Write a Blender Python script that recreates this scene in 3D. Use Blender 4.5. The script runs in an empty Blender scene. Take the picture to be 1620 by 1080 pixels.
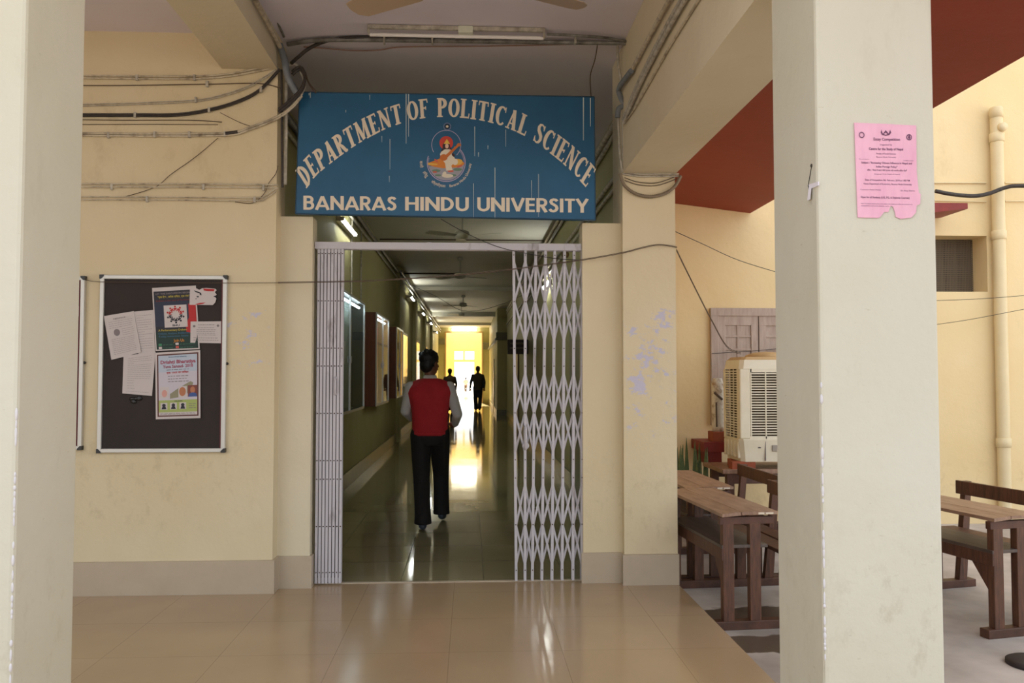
import bpy, bmesh, math, random
from mathutils import Vector, Matrix, Euler
random.seed(7)
scn = bpy.context.scene
COL = scn.collection
PI = math.pi

# ------------------------------------------------------------------ camera
F = 1308.0
YAW = math.atan(66 / F)
PITCH = math.atan(51 / F)
CAM = Vector((0, 0, 1.5))
cd = bpy.data.cameras.new('camera')
cd.sensor_width = 36
cd.lens = F / 1620 * 36
cd.clip_start = 0.05
cd.clip_end = 400
cam = bpy.data.objects.new('camera', cd)
cam.location = CAM
cam.rotation_euler = (PI / 2 + PITCH, 0, -YAW)
COL.objects.link(cam)
scn.camera = cam
_R = cam.rotation_euler.to_matrix()

def on(px, py, X=None, Y=None, Z=None):
    d = _R @ Vector((px - 810, 540 - py, -F))
    t = (X / d.x) if X is not None else (Y / d.y) if Y is not None else ((Z - CAM.z) / d.z)
    return CAM + d * t

# ------------------------------------------------------------------ light and exposure
w = bpy.data.worlds.new('sky')
scn.world = w
w.use_nodes = True
nt = w.node_tree
bg = nt.nodes['Background']
bg.inputs[0].default_value = (0.90, 0.95, 1.0, 1)
bg.inputs[1].default_value = 1.95
sd = bpy.data.lights.new('sun', 'SUN')
sd.energy = 60.0
sd.angle = 0.02
sd.color = (1.0, 0.88, 0.68)
sun = bpy.data.objects.new('sun', sd)
sun.rotation_euler = (math.radians(-52), 0, math.radians(4))
sun.location = (0, 70, 40)
COL.objects.link(sun)
scn.view_settings.view_transform = 'Standard'
scn.view_settings.look = 'None'
scn.view_settings.exposure = -0.16
scn.view_settings.gamma = 1.0

# ------------------------------------------------------------------ materials
def lin(c):
    r = []
    for v in c:
        v /= 255.0
        r.append(v / 12.92 if v <= 0.04045 else ((v + 0.055) / 1.055) ** 2.4)
    return (r[0], r[1], r[2], 1)

MATS = {}
def mat(name, col, rough=0.6, metal=0.0, var=0.0, vscale=4.0, col2=None, bump=0.0, bscale=60.0, world=False,
        stretch=(1, 1, 1), spec=0.5, detail=5.0, thr=None, coat=0.0):
    if name in MATS: return MATS[name]
    m = bpy.data.materials.new(name); MATS[name] = m
    m.use_nodes = True
    t = m.node_tree; n = t.nodes; L = t.links
    b = n['Principled BSDF']
    b.inputs['Base Color'].default_value = lin(col)
    b.inputs['Roughness'].default_value = rough
    b.inputs['Metallic'].default_value = metal
    b.inputs['Specular IOR Level'].default_value = spec
    if coat: b.inputs['Coat Weight'].default_value = coat
    if var or bump:
        if world: tc = n.new('ShaderNodeNewGeometry'); src = tc.outputs['Position']
        else: tc = n.new('ShaderNodeTexCoord'); src = tc.outputs['Object']
        mp = n.new('ShaderNodeMapping'); mp.inputs['Scale'].default_value = stretch
        L.new(src, mp.inputs[0])
    if var:
        ns = n.new('ShaderNodeTexNoise'); ns.inputs['Scale'].default_value = vscale
        ns.inputs['Detail'].default_value = detail; ns.inputs['Roughness'].default_value = 0.65
        L.new(mp.outputs[0], ns.inputs[0])
        rp = n.new('ShaderNodeMapRange')
        a, c_ = thr if thr else (0.35, 0.72)
        rp.inputs[1].default_value = a; rp.inputs[2].default_value = c_
        rp.inputs[4].default_value = var
        L.new(ns.outputs[0], rp.inputs[0])
        mx = n.new('ShaderNodeMix'); mx.data_type = 'RGBA'
        mx.inputs[6].default_value = lin(col)
        mx.inputs[7].default_value = lin(col2 if col2 else tuple(v * 0.6 for v in col))
        L.new(rp.outputs[0], mx.inputs[0]); L.new(mx.outputs[2], b.inputs['Base Color'])
    if bump:
        nb = n.new('ShaderNodeTexNoise'); nb.inputs['Scale'].default_value = bscale; nb.inputs['Detail'].default_value = 4
        L.new(mp.outputs[0], nb.inputs[0])
        bp = n.new('ShaderNodeBump'); bp.inputs['Strength'].default_value = bump; bp.inputs['Distance'].default_value = 0.01
        L.new(nb.outputs[0], bp.inputs['Height']); L.new(bp.outputs[0], b.inputs['Normal'])
    return m

def emis(name, col, strength):
    if name in MATS: return MATS[name]
    m = bpy.data.materials.new(name); MATS[name] = m
    m.use_nodes = True
    b = m.node_tree.nodes['Principled BSDF']
    b.inputs['Base Color'].default_value = (0.9, 0.9, 0.9, 1)
    b.inputs['Emission Color'].default_value = lin(col)
    b.inputs['Emission Strength'].default_value = strength
    return m

def plaster(name, col, col2, dirt, flake=None, scuff=None, groundz=None, bump=0.25):
    """painted wall: broad tone variation, grime blotches, flaked-off patches inside boxes given in world x/z"""
    m = bpy.data.materials.new(name); MATS[name] = m
    m.use_nodes = True
    t = m.node_tree; n = t.nodes; L = t.links
    b = n['Principled BSDF']; b.inputs['Roughness'].default_value = 0.62; b.inputs['Specular IOR Level'].default_value = 0.3
    g = n.new('ShaderNodeNewGeometry'); pos = g.outputs['Position']
    def noise(scale, detail=4, st=(1, 1, 1), rough=0.6):
        mp = n.new('ShaderNodeMapping'); mp.inputs['Scale'].default_value = st; L.new(pos, mp.inputs[0])
        x = n.new('ShaderNodeTexNoise'); x.inputs['Scale'].default_value = scale; x.inputs['Detail'].default_value = detail
        x.inputs['Roughness'].default_value = rough
        L.new(mp.outputs[0], x.inputs[0]); return x.outputs[0]
    def rng(s, a, c_, o0=0.0, o1=1.0):
        r = n.new('ShaderNodeMapRange'); r.inputs[1].default_value = a; r.inputs[2].default_value = c_
        r.inputs[3].default_value = o0; r.inputs[4].default_value = o1; L.new(s, r.inputs[0]); return r.outputs[0]
    def mul(a, c_):
        x = n.new('ShaderNodeMath'); x.operation = 'MULTIPLY'; L.new(a, x.inputs[0])
        if isinstance(c_, float): x.inputs[1].default_value = c_
        else: L.new(c_, x.inputs[1])
        return x.outputs[0]
    def mix(f, a, c_):
        x = n.new('ShaderNodeMix'); x.data_type = 'RGBA'; L.new(f, x.inputs[0])
        if isinstance(a, tuple): x.inputs[6].default_value = lin(a)
        else: L.new(a, x.inputs[6])
        x.inputs[7].default_value = lin(c_); return x.outputs[2]
    c = mix(rng(noise(0.9, 3), 0.3, 0.7), col, col2)
    c = mix(mul(rng(noise(2.6, 7, (1, 1, 0.45), .7), 0.60, 0.82), 0.35), c, dirt)
    c = mix(mul(rng(noise(26, 3, (1, 1, 2.5)), 0.70, 0.78), 0.35), c, dirt)
    sp = n.new('ShaderNodeSeparateXYZ'); L.new(pos, sp.inputs[0])
    def box(x0, x1, z0, z1, soft=0.06):
        a = mul(rng(sp.outputs[0], x0 - soft, x0 + soft), rng(sp.outputs[0], x1 + soft, x1 - soft))
        return mul(a, mul(rng(sp.outputs[2], z0 - soft, z0 + soft), rng(sp.outputs[2], z1 + soft, z1 - soft)))
    for (x0, x1, z0, z1, s) in (scuff or ()):
        c = mix(mul(mul(rng(noise(s * 2.2, 8, (1, 1, .7), .72), 0.53, 0.68), box(x0, x1, z0, z1, 0.14)), 0.32), c, dirt)
    for (x0, x1, z0, z1, s) in (flake or ()):
        c = mix(mul(rng(noise(s, 6, (1, 1, 1.5), 0.75), 0.565, 0.58), box(x0, x1, z0, z1, 0.03)), c, (196, 190, 205))
    L.new(c, b.inputs['Base Color'])
    bp = n.new('ShaderNodeBump'); bp.inputs['Strength'].default_value = bump; bp.inputs['Distance'].default_value = 0.02
    L.new(noise(9, 6), bp.inputs['Height']); L.new(bp.outputs[0], b.inputs['Normal'])
    return m

def tiles(name, col, col2, grout, size, x0, y0, rough, mortar=0.004, coat=0.0, wallz=False):
    m = bpy.data.materials.new(name); MATS[name] = m
    m.use_nodes = True
    t = m.node_tree; n = t.nodes; L = t.links
    b = n['Principled BSDF']; b.inputs['Roughness'].default_value = rough
    g = n.new('ShaderNodeNewGeometry')
    mp = n.new('ShaderNodeMapping'); mp.inputs['Location'].default_value = (-x0 + size * 200, -y0 + size * 200, 0)
    L.new(g.outputs['Position'], mp.inputs[0])
    br = n.new('ShaderNodeTexBrick'); br.offset = 0; br.inputs['Scale'].default_value = 1.0
    br.inputs['Brick Width'].default_value = size; br.inputs['Row Height'].default_value = size
    br.inputs['Mortar Size'].default_value = mortar; br.inputs['Mortar Smooth'].default_value = 0.0
    br.inputs['Color1'].default_value = lin(col); br.inputs['Color2'].default_value = lin(col2)
    br.inputs['Mortar'].default_value = lin(grout)
    L.new(mp.outputs[0], br.inputs[0])
    ns = n.new('ShaderNodeTexNoise'); ns.inputs['Scale'].default_value = 1.7; ns.inputs['Detail'].default_value = 6
    L.new(g.outputs['Position'], ns.inputs[0])
    rr = n.new('ShaderNodeMapRange'); rr.inputs[1].default_value = 0.3; rr.inputs[2].default_value = 0.8
    rr.inputs[3].default_value = rough * 0.75; rr.inputs[4].default_value = rough * 1.6
    L.new(ns.outputs[0], rr.inputs[0]); L.new(rr.outputs[0], b.inputs['Roughness'])
    mx = n.new('ShaderNodeMix'); mx.data_type = 'RGBA'; mx.blend_type = 'MULTIPLY'; mx.inputs[0].default_value = 1
    cr = n.new('ShaderNodeMapRange'); cr.inputs[1].default_value = 0.3; cr.inputs[2].default_value = 0.75
    cr.inputs[3].default_value = 1.0; cr.inputs[4].default_value = 0.86; L.new(ns.outputs[0], cr.inputs[0])
    L.new(br.outputs[0], mx.inputs[6]); L.new(cr.outputs[0], mx.inputs[7]); L.new(mx.outputs[2], b.inputs['Base Color'])
    return m

M_wall = plaster('cream_wall_paint', (219, 204, 172), (211, 194, 158), (178, 158, 122),
                 scuff=[(-3.0, -1.5, 0.45, 1.15, 5), (0.85, 1.5, 0.25, 0.9, 6), (-2.75, -1.36, 2.7, 3.6, 3)],
                 flake=[(1.12, 1.47, 1.05, 2.0, 7), (-1.7, -1.4, 1.55, 1.95, 10)])
M_beam = plaster('cream_beam_paint', (218, 207, 182), (210, 197, 168), (178, 158, 120))
M_pillar = plaster('skylit_pillar_paint', (206, 202, 188), (199, 193, 174), (160, 146, 120),
                   scuff=[(1.1, 1.6, 0.2, 1.0, 5), (-1.8, -1.3, 0.2, 0.9, 6)], bump=0.3)  # paler, cooler tone stands in for outdoor light on the pillars
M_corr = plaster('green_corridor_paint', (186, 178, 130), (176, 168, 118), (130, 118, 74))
M_court = plaster('sunny_yellow_paint', (230, 208, 164), (224, 199, 150), (184, 156, 112),
                  scuff=[(2.0, 6.5, 0.0, 0.5, 4)])
M_ceil = plaster('whitewashed_ceiling', (232, 226, 238), (226, 218, 228), (204, 196, 200), bump=0.1)
M_cceil = plaster('dimmed_corridor_whitewash', (206, 200, 184), (196, 190, 172), (160, 152, 128), bump=0.1)  # greyer than the veranda ceiling: weaker corridor light put into the colour
M_red = plaster('red_oxide_paint', (150, 62, 42), (138, 54, 36), (110, 46, 34), bump=0.15)
M_floor = tiles('beige_glossy_tiles', (184, 158, 126), (182, 156, 122), (162, 138, 108), 0.61, -1.33, 4.53, 0.14, mortar=0.0022)
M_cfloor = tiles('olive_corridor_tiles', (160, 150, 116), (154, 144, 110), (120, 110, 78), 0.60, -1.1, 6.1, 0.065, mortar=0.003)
M_skirt = mat('skirting_tile', (186, 170, 148), 0.3, var=0.5, vscale=5, col2=(172, 154, 132), world=True)
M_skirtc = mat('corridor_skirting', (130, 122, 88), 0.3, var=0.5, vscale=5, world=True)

def ground_mat():
    m = bpy.data.materials.new('courtyard_concrete'); MATS['g'] = m
    m.use_nodes = True
    t = m.node_tree; n = t.nodes; L = t.links
    b = n['Principled BSDF']
    g = n.new('ShaderNodeNewGeometry')
    a = n.new('ShaderNodeTexNoise'); a.inputs['Scale'].default_value = 2.2; a.inputs['Detail'].default_value = 8
    L.new(g.outputs['Position'], a.inputs[0])
    cr = n.new('ShaderNodeValToRGB')
    cr.color_ramp.elements[0].position = 0.3; cr.color_ramp.elements[0].color = lin((150, 140, 132))
    cr.color_ramp.elements[1].position = 0.7; cr.color_ramp.elements[1].color = lin((196, 186, 180))
    L.new(a.outputs[0], cr.inputs[0])
    # damp patches by the platform edge
    sp = n.new('ShaderNodeSeparateXYZ'); L.new(g.outputs['Position'], sp.inputs[0])
    fac = None
    for (cx, cy, rx, ry) in ((1.80, 4.98, 0.42, 0.16), (2.0, 5.60, 0.52, 0.17), (2.3, 5.3, 0.3, 0.22)):
        vx = n.new('ShaderNodeVectorMath'); vx.operation = 'SUBTRACT'; vx.inputs[1].default_value = (cx, cy, -0.13)
        L.new(g.outputs['Position'], vx.inputs[0])
        vs = n.new('ShaderNodeVectorMath'); vs.operation = 'MULTIPLY'; vs.inputs[1].default_value = (1 / rx, 1 / ry, 0)
        L.new(vx.outputs[0], vs.inputs[0])
        vl = n.new('ShaderNodeVectorMath'); vl.operation = 'LENGTH'; L.new(vs.outputs[0], vl.inputs[0])
        ad = n.new('ShaderNodeMath'); ad.operation = 'ADD'; L.new(vl.outputs[1], ad.inputs[0])
        a2 = n.new('ShaderNodeTexNoise'); a2.inputs['Scale'].default_value = 7; a2.inputs['Detail'].default_value = 5
        L.new(g.outputs['Position'], a2.inputs[0]); L.new(a2.outputs[0], ad.inputs[1])
        mr = n.new('ShaderNodeMapRange'); mr.inputs[1].default_value = 1.52; mr.inputs[2].default_value = 1.42
        L.new(ad.outputs[0], mr.inputs[0])
        if fac is None: fac = mr.outputs[0]
        else:
            mm = n.new('ShaderNodeMath'); mm.operation = 'MAXIMUM'; L.new(fac, mm.inputs[0]); L.new(mr.outputs[0], mm.inputs[1]); fac = mm.outputs[0]
    mx = n.new('ShaderNodeMix'); mx.data_type = 'RGBA'; L.new(fac, mx.inputs[0]); L.new(cr.outputs[0], mx.inputs[6])
    mx.inputs[7].default_value = lin((92, 78, 66)); L.new(mx.outputs[2], b.inputs['Base Color'])
    rm = n.new('ShaderNodeMapRange'); rm.inputs[3].default_value = 0.75; rm.inputs[4].default_value = 0.3
    L.new(fac, rm.inputs[0]); L.new(rm.outputs[0], b.inputs['Roughness'])
    bp = n.new('ShaderNodeBump'); bp.inputs['Strength'].default_value = 0.4; bp.inputs['Distance'].default_value = 0.02
    L.new(a.outputs[0], bp.inputs['Height']); L.new(bp.outputs[0], b.inputs['Normal'])
    return m
M_ground = ground_mat()

M_white = mat('gate_paint', (192, 187, 192), 0.45, var=0.9, vscale=9, col2=(120, 106, 100), thr=(0.60, 0.74), stretch=(1, 1, .25))
M_gdark = mat('gate_gap_shade', (62, 52, 48), 0.7)  # dark colour imitates the shade between bunched channels
M_bolt = mat('rusty_bolt', (84, 62, 52), 0.6, 0.4)
M_wood = mat('dark_desk_wood', (96, 60, 44), 0.5, var=0.9, vscale=7, col2=(56, 34, 24), stretch=(1, 6, 1), bump=0.15, bscale=30)
M_woodleg = mat('worn_leg_wood', (104, 66, 46), 0.5, var=0.9, vscale=8, col2=(54, 34, 24), stretch=(6, 6, .8), bump=0.15, bscale=30)
M_top = mat('dusty_desk_top', (164, 132, 110), 0.42, var=0.9, vscale=5, col2=(118, 86, 66), stretch=(5, .8, 1), bump=0.1, bscale=30)
M_shelf = mat('greyed_shelf_wood', (92, 78, 70), 0.45, var=0.8, vscale=4, col2=(60, 48, 42), stretch=(5, .8, 1))
M_case = mat('brown_case_veneer', (118, 64, 38), 0.35, var=0.7, vscale=5, col2=(84, 44, 26), stretch=(5, 5, .6))
M_alu = mat('aluminium', (190, 190, 186), 0.3, 0.7)
M_alub = mat('board_aluminium', (200, 198, 192), 0.4, 0.35)
M_black = mat('black_plastic', (30, 28, 28), 0.4)
M_felt = mat('black_board_cloth', (46, 38, 36), 0.85, var=0.5, vscale=3, col2=(60, 52, 48))
M_maroon = mat('maroon_edge', (96, 34, 40), 0.6)
M_pipe = mat('painted_conduit', (200, 188, 164), 0.5, var=0.9, vscale=14, col2=(124, 108, 88), thr=(0.45, 0.7))
M_pvc = mat('dusty_white_conduit', (196, 190, 176), 0.5, var=0.8, vscale=20, col2=(112, 100, 84))
M_grey = mat('grey_flexible_pipe', (118, 124, 130), 0.5, var=0.5, vscale=12, col2=(84, 86, 88))
M_steel = mat('galvanised_conduit', (150, 148, 142), 0.45, 0.3, var=0.9, vscale=12, col2=(70, 62, 56))
M_cable = mat('black_cable', (40, 34, 32), 0.55, var=0.6, vscale=30, col2=(76, 64, 54))
M_brownw = mat('dusty_thin_wire', (92, 74, 60), 0.7)
M_paper = mat('white_paper', (198, 188, 186), 0.7)
M_paper2 = mat('cream_paper', (228, 222, 232), 0.7)
M_ink = mat('grey_ink', (128, 118, 120), 0.8)
M_inkd = mat('dark_ink', (64, 52, 62), 0.8)
M_pink = mat('pink_paper', (232, 178, 198), 0.6, var=0.8, vscale=12, col2=(220, 158, 184), stretch=(1.5, 1, .5))
M_inkp = mat('purple_ink', (104, 62, 92), 0.8)
M_sign = mat('blue_sign_enamel', (22, 88, 126), 0.4, var=0.6, vscale=3, col2=(18, 76, 112), world=True)
M_letter = mat('cream_letter_paint', (222, 208, 186), 0.55)
M_drip = mat('bird_dripping', (196, 204, 200), 0.7)
M_tube = emis('lit_tube', (240, 245, 240), 60.0)
M_tubew = emis('lit_warm_tube', (255, 250, 225), 60.0)
M_tubec = emis('case_tube', (225, 240, 255), 22.0)
M_tubeoff = mat('unlit_tube', (236, 232, 230), 0.15)
M_fan = mat('beige_fan_enamel', (172, 148, 122), 0.35)
M_fanw = mat('corridor_fan_enamel', (176, 170, 152), 0.3)
M_cool = mat('cooler_plastic', (226, 218, 196), 0.4, var=0.4, vscale=5, col2=(206, 190, 160))
M_coold = mat('cooler_lid_plastic', (196, 164, 116), 0.5, var=0.5, vscale=4, col2=(174, 140, 96))
M_coolpad = mat('cooler_pad', (92, 74, 52), 0.9, var=0.9, vscale=40, col2=(50, 40, 30))
M_shut = mat('weathered_shutter', (182, 164, 152), 0.7, var=0.7, vscale=8, col2=(150, 128, 116), stretch=(4, 4, .6))
M_brick = mat('red_brick', (158, 82, 52), 0.8, var=0.6, vscale=14, col2=(126, 60, 40), bump=0.4)
M_rbeam = mat('red_oxide_steel', (132, 34, 26), 0.5, var=0.5, vscale=10, col2=(96, 26, 22))
M_leaf = mat('plant_leaf', (74, 96, 58), 0.5, var=0.7, vscale=20, col2=(120, 128, 78))
M_ypipe = mat('yellow_drainpipe', (224, 206, 166), 0.5, var=0.5, vscale=4, col2=(208, 188, 146))
M_mesh = mat('rusty_wire_mesh', (110, 96, 78), 0.7)
M_dark = mat('dark_interior', (38, 34, 30), 0.9)
M_skin = mat('skin', (122, 78, 56), 0.55)
M_hair = mat('black_hair', (22, 18, 18), 0.5, bump=0.6, bscale=90)
M_vest = mat('red_knit_vest', (200, 42, 52), 0.8, var=0.4, vscale=8, col2=(164, 28, 38), bump=0.5, bscale=120)
M_shirt = mat('pale_shirt', (204, 200, 196), 0.8, bump=0.3, bscale=40)
M_trous = mat('black_trousers', (30, 27, 28), 0.8, bump=0.3, bscale=30)
M_shoe = mat('grey_shoe', (64, 72, 84), 0.6)
M_coat = mat('dark_olive_coat', (64, 56, 38), 0.8)
M_coat2 = mat('brown_shirt', (84, 66, 44), 0.8)
M_manhole = mat('dark_iron', (48, 40, 40), 0.6)

def glass(name, tint=(0.93, 0.97, 0.95)):
    m = bpy.data.materials.new(name); m.use_nodes = True
    t = m.node_tree; n = t.nodes; n.remove(n['Principled BSDF'])
    tr = n.new('ShaderNodeBsdfTransparent'); tr.inputs[0].default_value = (*tint, 1)
    gl = n.new('ShaderNodeBsdfGlossy'); gl.inputs['Roughness'].default_value = 0.02
    fr = n.new('ShaderNodeFresnel'); fr.inputs[0].default_value = 1.5
    mx = n.new('ShaderNodeMixShader')
    ge = n.new('ShaderNodeNewGeometry'); inv = n.new('ShaderNodeMath'); inv.operation = 'SUBTRACT'; inv.inputs[0].default_value = 1
    t.links.new(ge.outputs['Backfacing'], inv.inputs[1]); ml = n.new('ShaderNodeMath'); ml.operation = 'MULTIPLY'
    t.links.new(fr.outputs[0], ml.inputs[0]); t.links.new(inv.outputs[0], ml.inputs[1])
    t.links.new(ml.outputs[0], mx.inputs[0]); t.links.new(tr.outputs[0], mx.inputs[1]); t.links.new(gl.outputs[0], mx.inputs[2])
    t.links.new(mx.outputs[0], n['Material Output'].inputs[0])
    return m
M_glass = glass('case_glass')

# ------------------------------------------------------------------ builders
def wloc(o):
    v = Vector((0, 0, 0))
    while o is not None:
        v += o.location; o = o.parent
    return v

class MB:
    K = 0
    def __init__(s): s.v = []; s.f = []; s.smooth = []; s.m2 = None; s.k2 = 0
    def mark(s, m): s.m2 = m; s.k2 = len(s.f); return s
    def add(s, vs, fs, sm=False):
        k = len(s.v); s.v += [Vector(p) for p in vs]
        for f in fs: s.f.append([k + i for i in f]); s.smooth.append(sm)
        return s
    def box(s, x0, x1, y0, y1, z0, z1):
        s.k = getattr(s, 'k', 0) + 1; e = (s.k % 9) * 0.0002
        x0, x1, y0, y1, z0, z1 = min(x0, x1) - e, max(x0, x1) + e, min(y0, y1) - e, max(y0, y1) + e, min(z0, z1) - e, max(z0, z1) + e
        return s.hexa([(x0, y0, z0), (x1, y0, z0), (x1, y1, z0), (x0, y1, z0), (x0, y0, z1), (x1, y0, z1), (x1, y1, z1), (x0, y1, z1)])
    def hexa(s, p):
        return s.add(p, [(0, 3, 2, 1), (4, 5, 6, 7), (0, 1, 5, 4), (1, 2, 6, 5), (2, 3, 7, 6), (3, 0, 4, 7)])
    def bbox(s, x0, x1, y0, y1, z0, z1, b=0.004):
        MB.K += 1; e = (MB.K % 7) * 0.00025
        x0, x1, y0, y1, z0, z1 = min(x0, x1) - e, max(x0, x1) + e, min(y0, y1) - e, max(y0, y1) + e, min(z0, z1) - e, max(z0, z1) + e
        bm = bmesh.new(); bmesh.ops.create_cube(bm, size=1)
        for v in bm.verts: v.co = ((x0 + x1) / 2 + v.co.x * (x1 - x0), (y0 + y1) / 2 + v.co.y * (y1 - y0), (z0 + z1) / 2 + v.co.z * (z1 - z0))
        b = min(b, 0.45 * min(abs(x1 - x0), abs(y1 - y0), abs(z1 - z0)))
        bmesh.ops.bevel(bm, geom=bm.edges[:], offset=b, segments=2, affect='EDGES', profile=0.5)
        s.bm(bm); return s
    def bm(s, bm, sm=False):
        bm.verts.index_update(); s.add([v.co.copy() for v in bm.verts], [[v.index for v in f.verts] for f in bm.faces], sm); bm.free()
    def bar(s, a, b, wx, wz, up=(0, 0, 1)):
        a = Vector(a); b = Vector(b); d = (b - a).normalized(); u = Vector(up)
        if abs(d.dot(u)) > 0.98: u = Vector((0, 1, 0))
        r = d.cross(u).normalized(); u = r.cross(d).normalized()
        p = []
        for q in (a, b):
            for (i, j) in ((-1, -1), (1, -1), (1, 1), (-1, 1)): p.append(q + r * (i * wx / 2) + u * (j * wz / 2))
        return s.hexa(p)
    def tube(s, pts, r, n=8, caps=True, ry=None):
        pts = [Vector(p) for p in pts]; R = r if isinstance(r, (list, tuple)) else [r] * len(pts)
        prev = None; rings = []
        for i, p in enumerate(pts):
            d = ((pts[i + 1] if i + 1 < len(pts) else p) - (pts[i - 1] if i else p)).normalized()
            if prev is None:
                u = Vector((0, 0, 1)) if abs(d.z) < 0.9 else Vector((1, 0, 0))
                u = (u - d * u.dot(d)).normalized()
            else:
                u = (prev - d * prev.dot(d)).normalized()
            prev = u; wv = d.cross(u)
            rings.append([p + (u * math.cos(2 * PI * k / n) + wv * math.sin(2 * PI * k / n)) * R[i] for k in range(n)])
        vs = [q for rg in rings for q in rg]; fs = []
        for i in range(len(rings) - 1):
            for k in range(n):
                fs.append((i * n + k, i * n + (k + 1) % n, (i + 1) * n + (k + 1) % n, (i + 1) * n + k))
        s.add(vs, fs, True)
        if caps:
            s.add(rings[0], [tuple(range(n))[::-1]]); s.add(rings[-1], [tuple(range(n))])
        return s
    def lathe(s, prof, c, n=24, axis='z', sm=True):
        vs = []; fs = []
        for (r, h) in prof:
            for k in range(n):
                a = 2 * PI * k / n; x, y = r * math.cos(a), r * math.sin(a)
                v = (x, y, h) if axis == 'z' else (x, h, y) if axis == 'y' else (h, x, y)
                vs.append(Vector(c) + Vector(v))
        for i in range(len(prof) - 1):
            for k in range(n): fs.append((i * n + k, i * n + (k + 1) % n, (i + 1) * n + (k + 1) % n, (i + 1) * n + k))
        fs.append(tuple(range(n))[::-1]); m_ = (len(prof) - 1) * n; fs.append(tuple(m_ + k for k in range(n)))
        return s.add(vs, fs, sm)
    def ell(s, c, r, seg=16, ring=10, rot=None):
        bm = bmesh.new(); bmesh.ops.create_uvsphere(bm, u_segments=seg, v_segments=ring, radius=1)
        Mx = Matrix.Translation(c) @ (rot.to_matrix().to_4x4() if rot else Matrix.Identity(4)) @ Matrix.Diagonal((*r, 1))
        bmesh.ops.transform(bm, matrix=Mx, verts=bm.verts); s.bm(bm, True); return s
    def cap(s, a, b, ra, rb, n=14):
        """tapered limb with rounded ends"""
        a = Vector(a); b = Vector(b); d = (b - a); L = d.length; d.normalize()
        pts = []; rr = []
        for k in range(5):
            t = k / 4 * PI / 2; pts.append(a - d * (ra * math.cos(t))); rr.append(max(1e-4, ra * math.sin(t)))
        for k in range(5):
            t = k / 4 * PI / 2; pts.append(b + d * (rb * math.sin(t))); rr.append(max(1e-4, rb * math.cos(t)))
        return s.tube(pts, rr, n)
    def loft(s, rings, n=20):
        """rings: (cx,cy,cz,rx,ry[,rot])"""
        vs = []; fs = []
        for rg in rings:
            cx, cy, cz, rx, ry = rg[:5]
            for k in range(n):
                a = 2 * PI * k / n; c_, s_ = math.cos(a), math.sin(a)
                e = 0.85
                x = rx * math.copysign(abs(c_) ** e, c_); y = ry * math.copysign(abs(s_) ** e, s_)
                vs.append((cx + x, cy + y, cz))
        for i in range(len(rings) - 1):
            for k in range(n): fs.append((i * n + k, i * n + (k + 1) % n, (i + 1) * n + (k + 1) % n, (i + 1) * n + k))
        fs.append(tuple(range(n))[::-1]); m_ = (len(rings) - 1) * n; fs.append(tuple(m_ + k for k in range(n)))
        return s.add(vs, fs, True)
    def prism(s, pts, off):
        n = len(pts); off = Vector(off); a = [Vector(p) for p in pts]; b = [p + off for p in a]
        fs = [tuple(range(n)), tuple(range(n, 2 * n))[::-1]]
        for i in range(n): fs.append((i, n + i, n + (i + 1) % n, (i + 1) % n))
        return s.add(a + b, fs)
    def build(s, name, m, parent=None, voxel=None, smooth_it=0, origin=None):
        off = wloc(parent) if parent is not None else None
        if off is None:
            if origin is not None: off = Vector(origin)
            elif s.v:
                xs = [p.x for p in s.v]; ys = [p.y for p in s.v]; zs = [p.z for p in s.v]
                off = Vector(((min(xs) + max(xs)) / 2, (min(ys) + max(ys)) / 2, min(zs)))
            else: off = Vector((0, 0, 0))
        me = bpy.data.meshes.new(name)
        me.from_pydata([p - off for p in s.v], [], s.f)
        me.polygons.foreach_set('use_smooth', s.smooth)
        bm = bmesh.new(); bm.from_mesh(me); bmesh.ops.recalc_face_normals(bm, faces=bm.faces); bm.to_mesh(me); bm.free()
        me.update()
        if voxel:
            t = bpy.data.objects.new('tmp', me); COL.objects.link(t)
            r = t.modifiers.new('r', 'REMESH'); r.mode = 'VOXEL'; r.voxel_size = voxel; r.use_smooth_shade = True
            if smooth_it:
                q = t.modifiers.new('s', 'SMOOTH'); q.iterations = smooth_it; q.factor = 0.5
            dg = bpy.context.evaluated_depsgraph_get(); dg.update()
            me2 = bpy.data.meshes.new_from_object(t.evaluated_get(dg))
            bpy.data.objects.remove(t); me = me2; me.name = name
            me.materials.clear()
        me.materials.append(m)
        if s.m2 is not None:
            me.materials.append(s.m2)
            for p in me.polygons[s.k2:]: p.material_index = 1
        o = bpy.data.objects.new(name, me); COL.objects.link(o)
        if parent is not None: o.parent = parent
        else: o.location = off
        return o

def thing(name, label, cat, loc=(0, 0, 0), group=None):
    o = bpy.data.objects.new(name, None); COL.objects.link(o); o.location = loc; o.empty_display_size = 0.1
    o['label'] = label; o['category'] = cat
    if group: o['group'] = group
    return o
def tag(o, label, cat, group=None):
    o['label'] = label; o['category'] = cat
    if group: o['group'] = group
    return o
def struct(o, label=None):
    o['kind'] = 'structure'
    if label: o['label'] = label
    return o
def copy_tree(o, parent=None):
    c = o.copy(); COL.objects.link(c)
    if parent is not None: c.parent = parent; c.matrix_parent_inverse = o.matrix_parent_inverse.copy()
    for ch in [x for x in bpy.data.objects if x.parent is o]: copy_tree(ch, c)
    return c
def S(name, m, label, *boxes, bev=None):
    b = MB()
    for bx in boxes: b.box(*bx)
    return struct(b.build(name, m), label)

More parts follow.
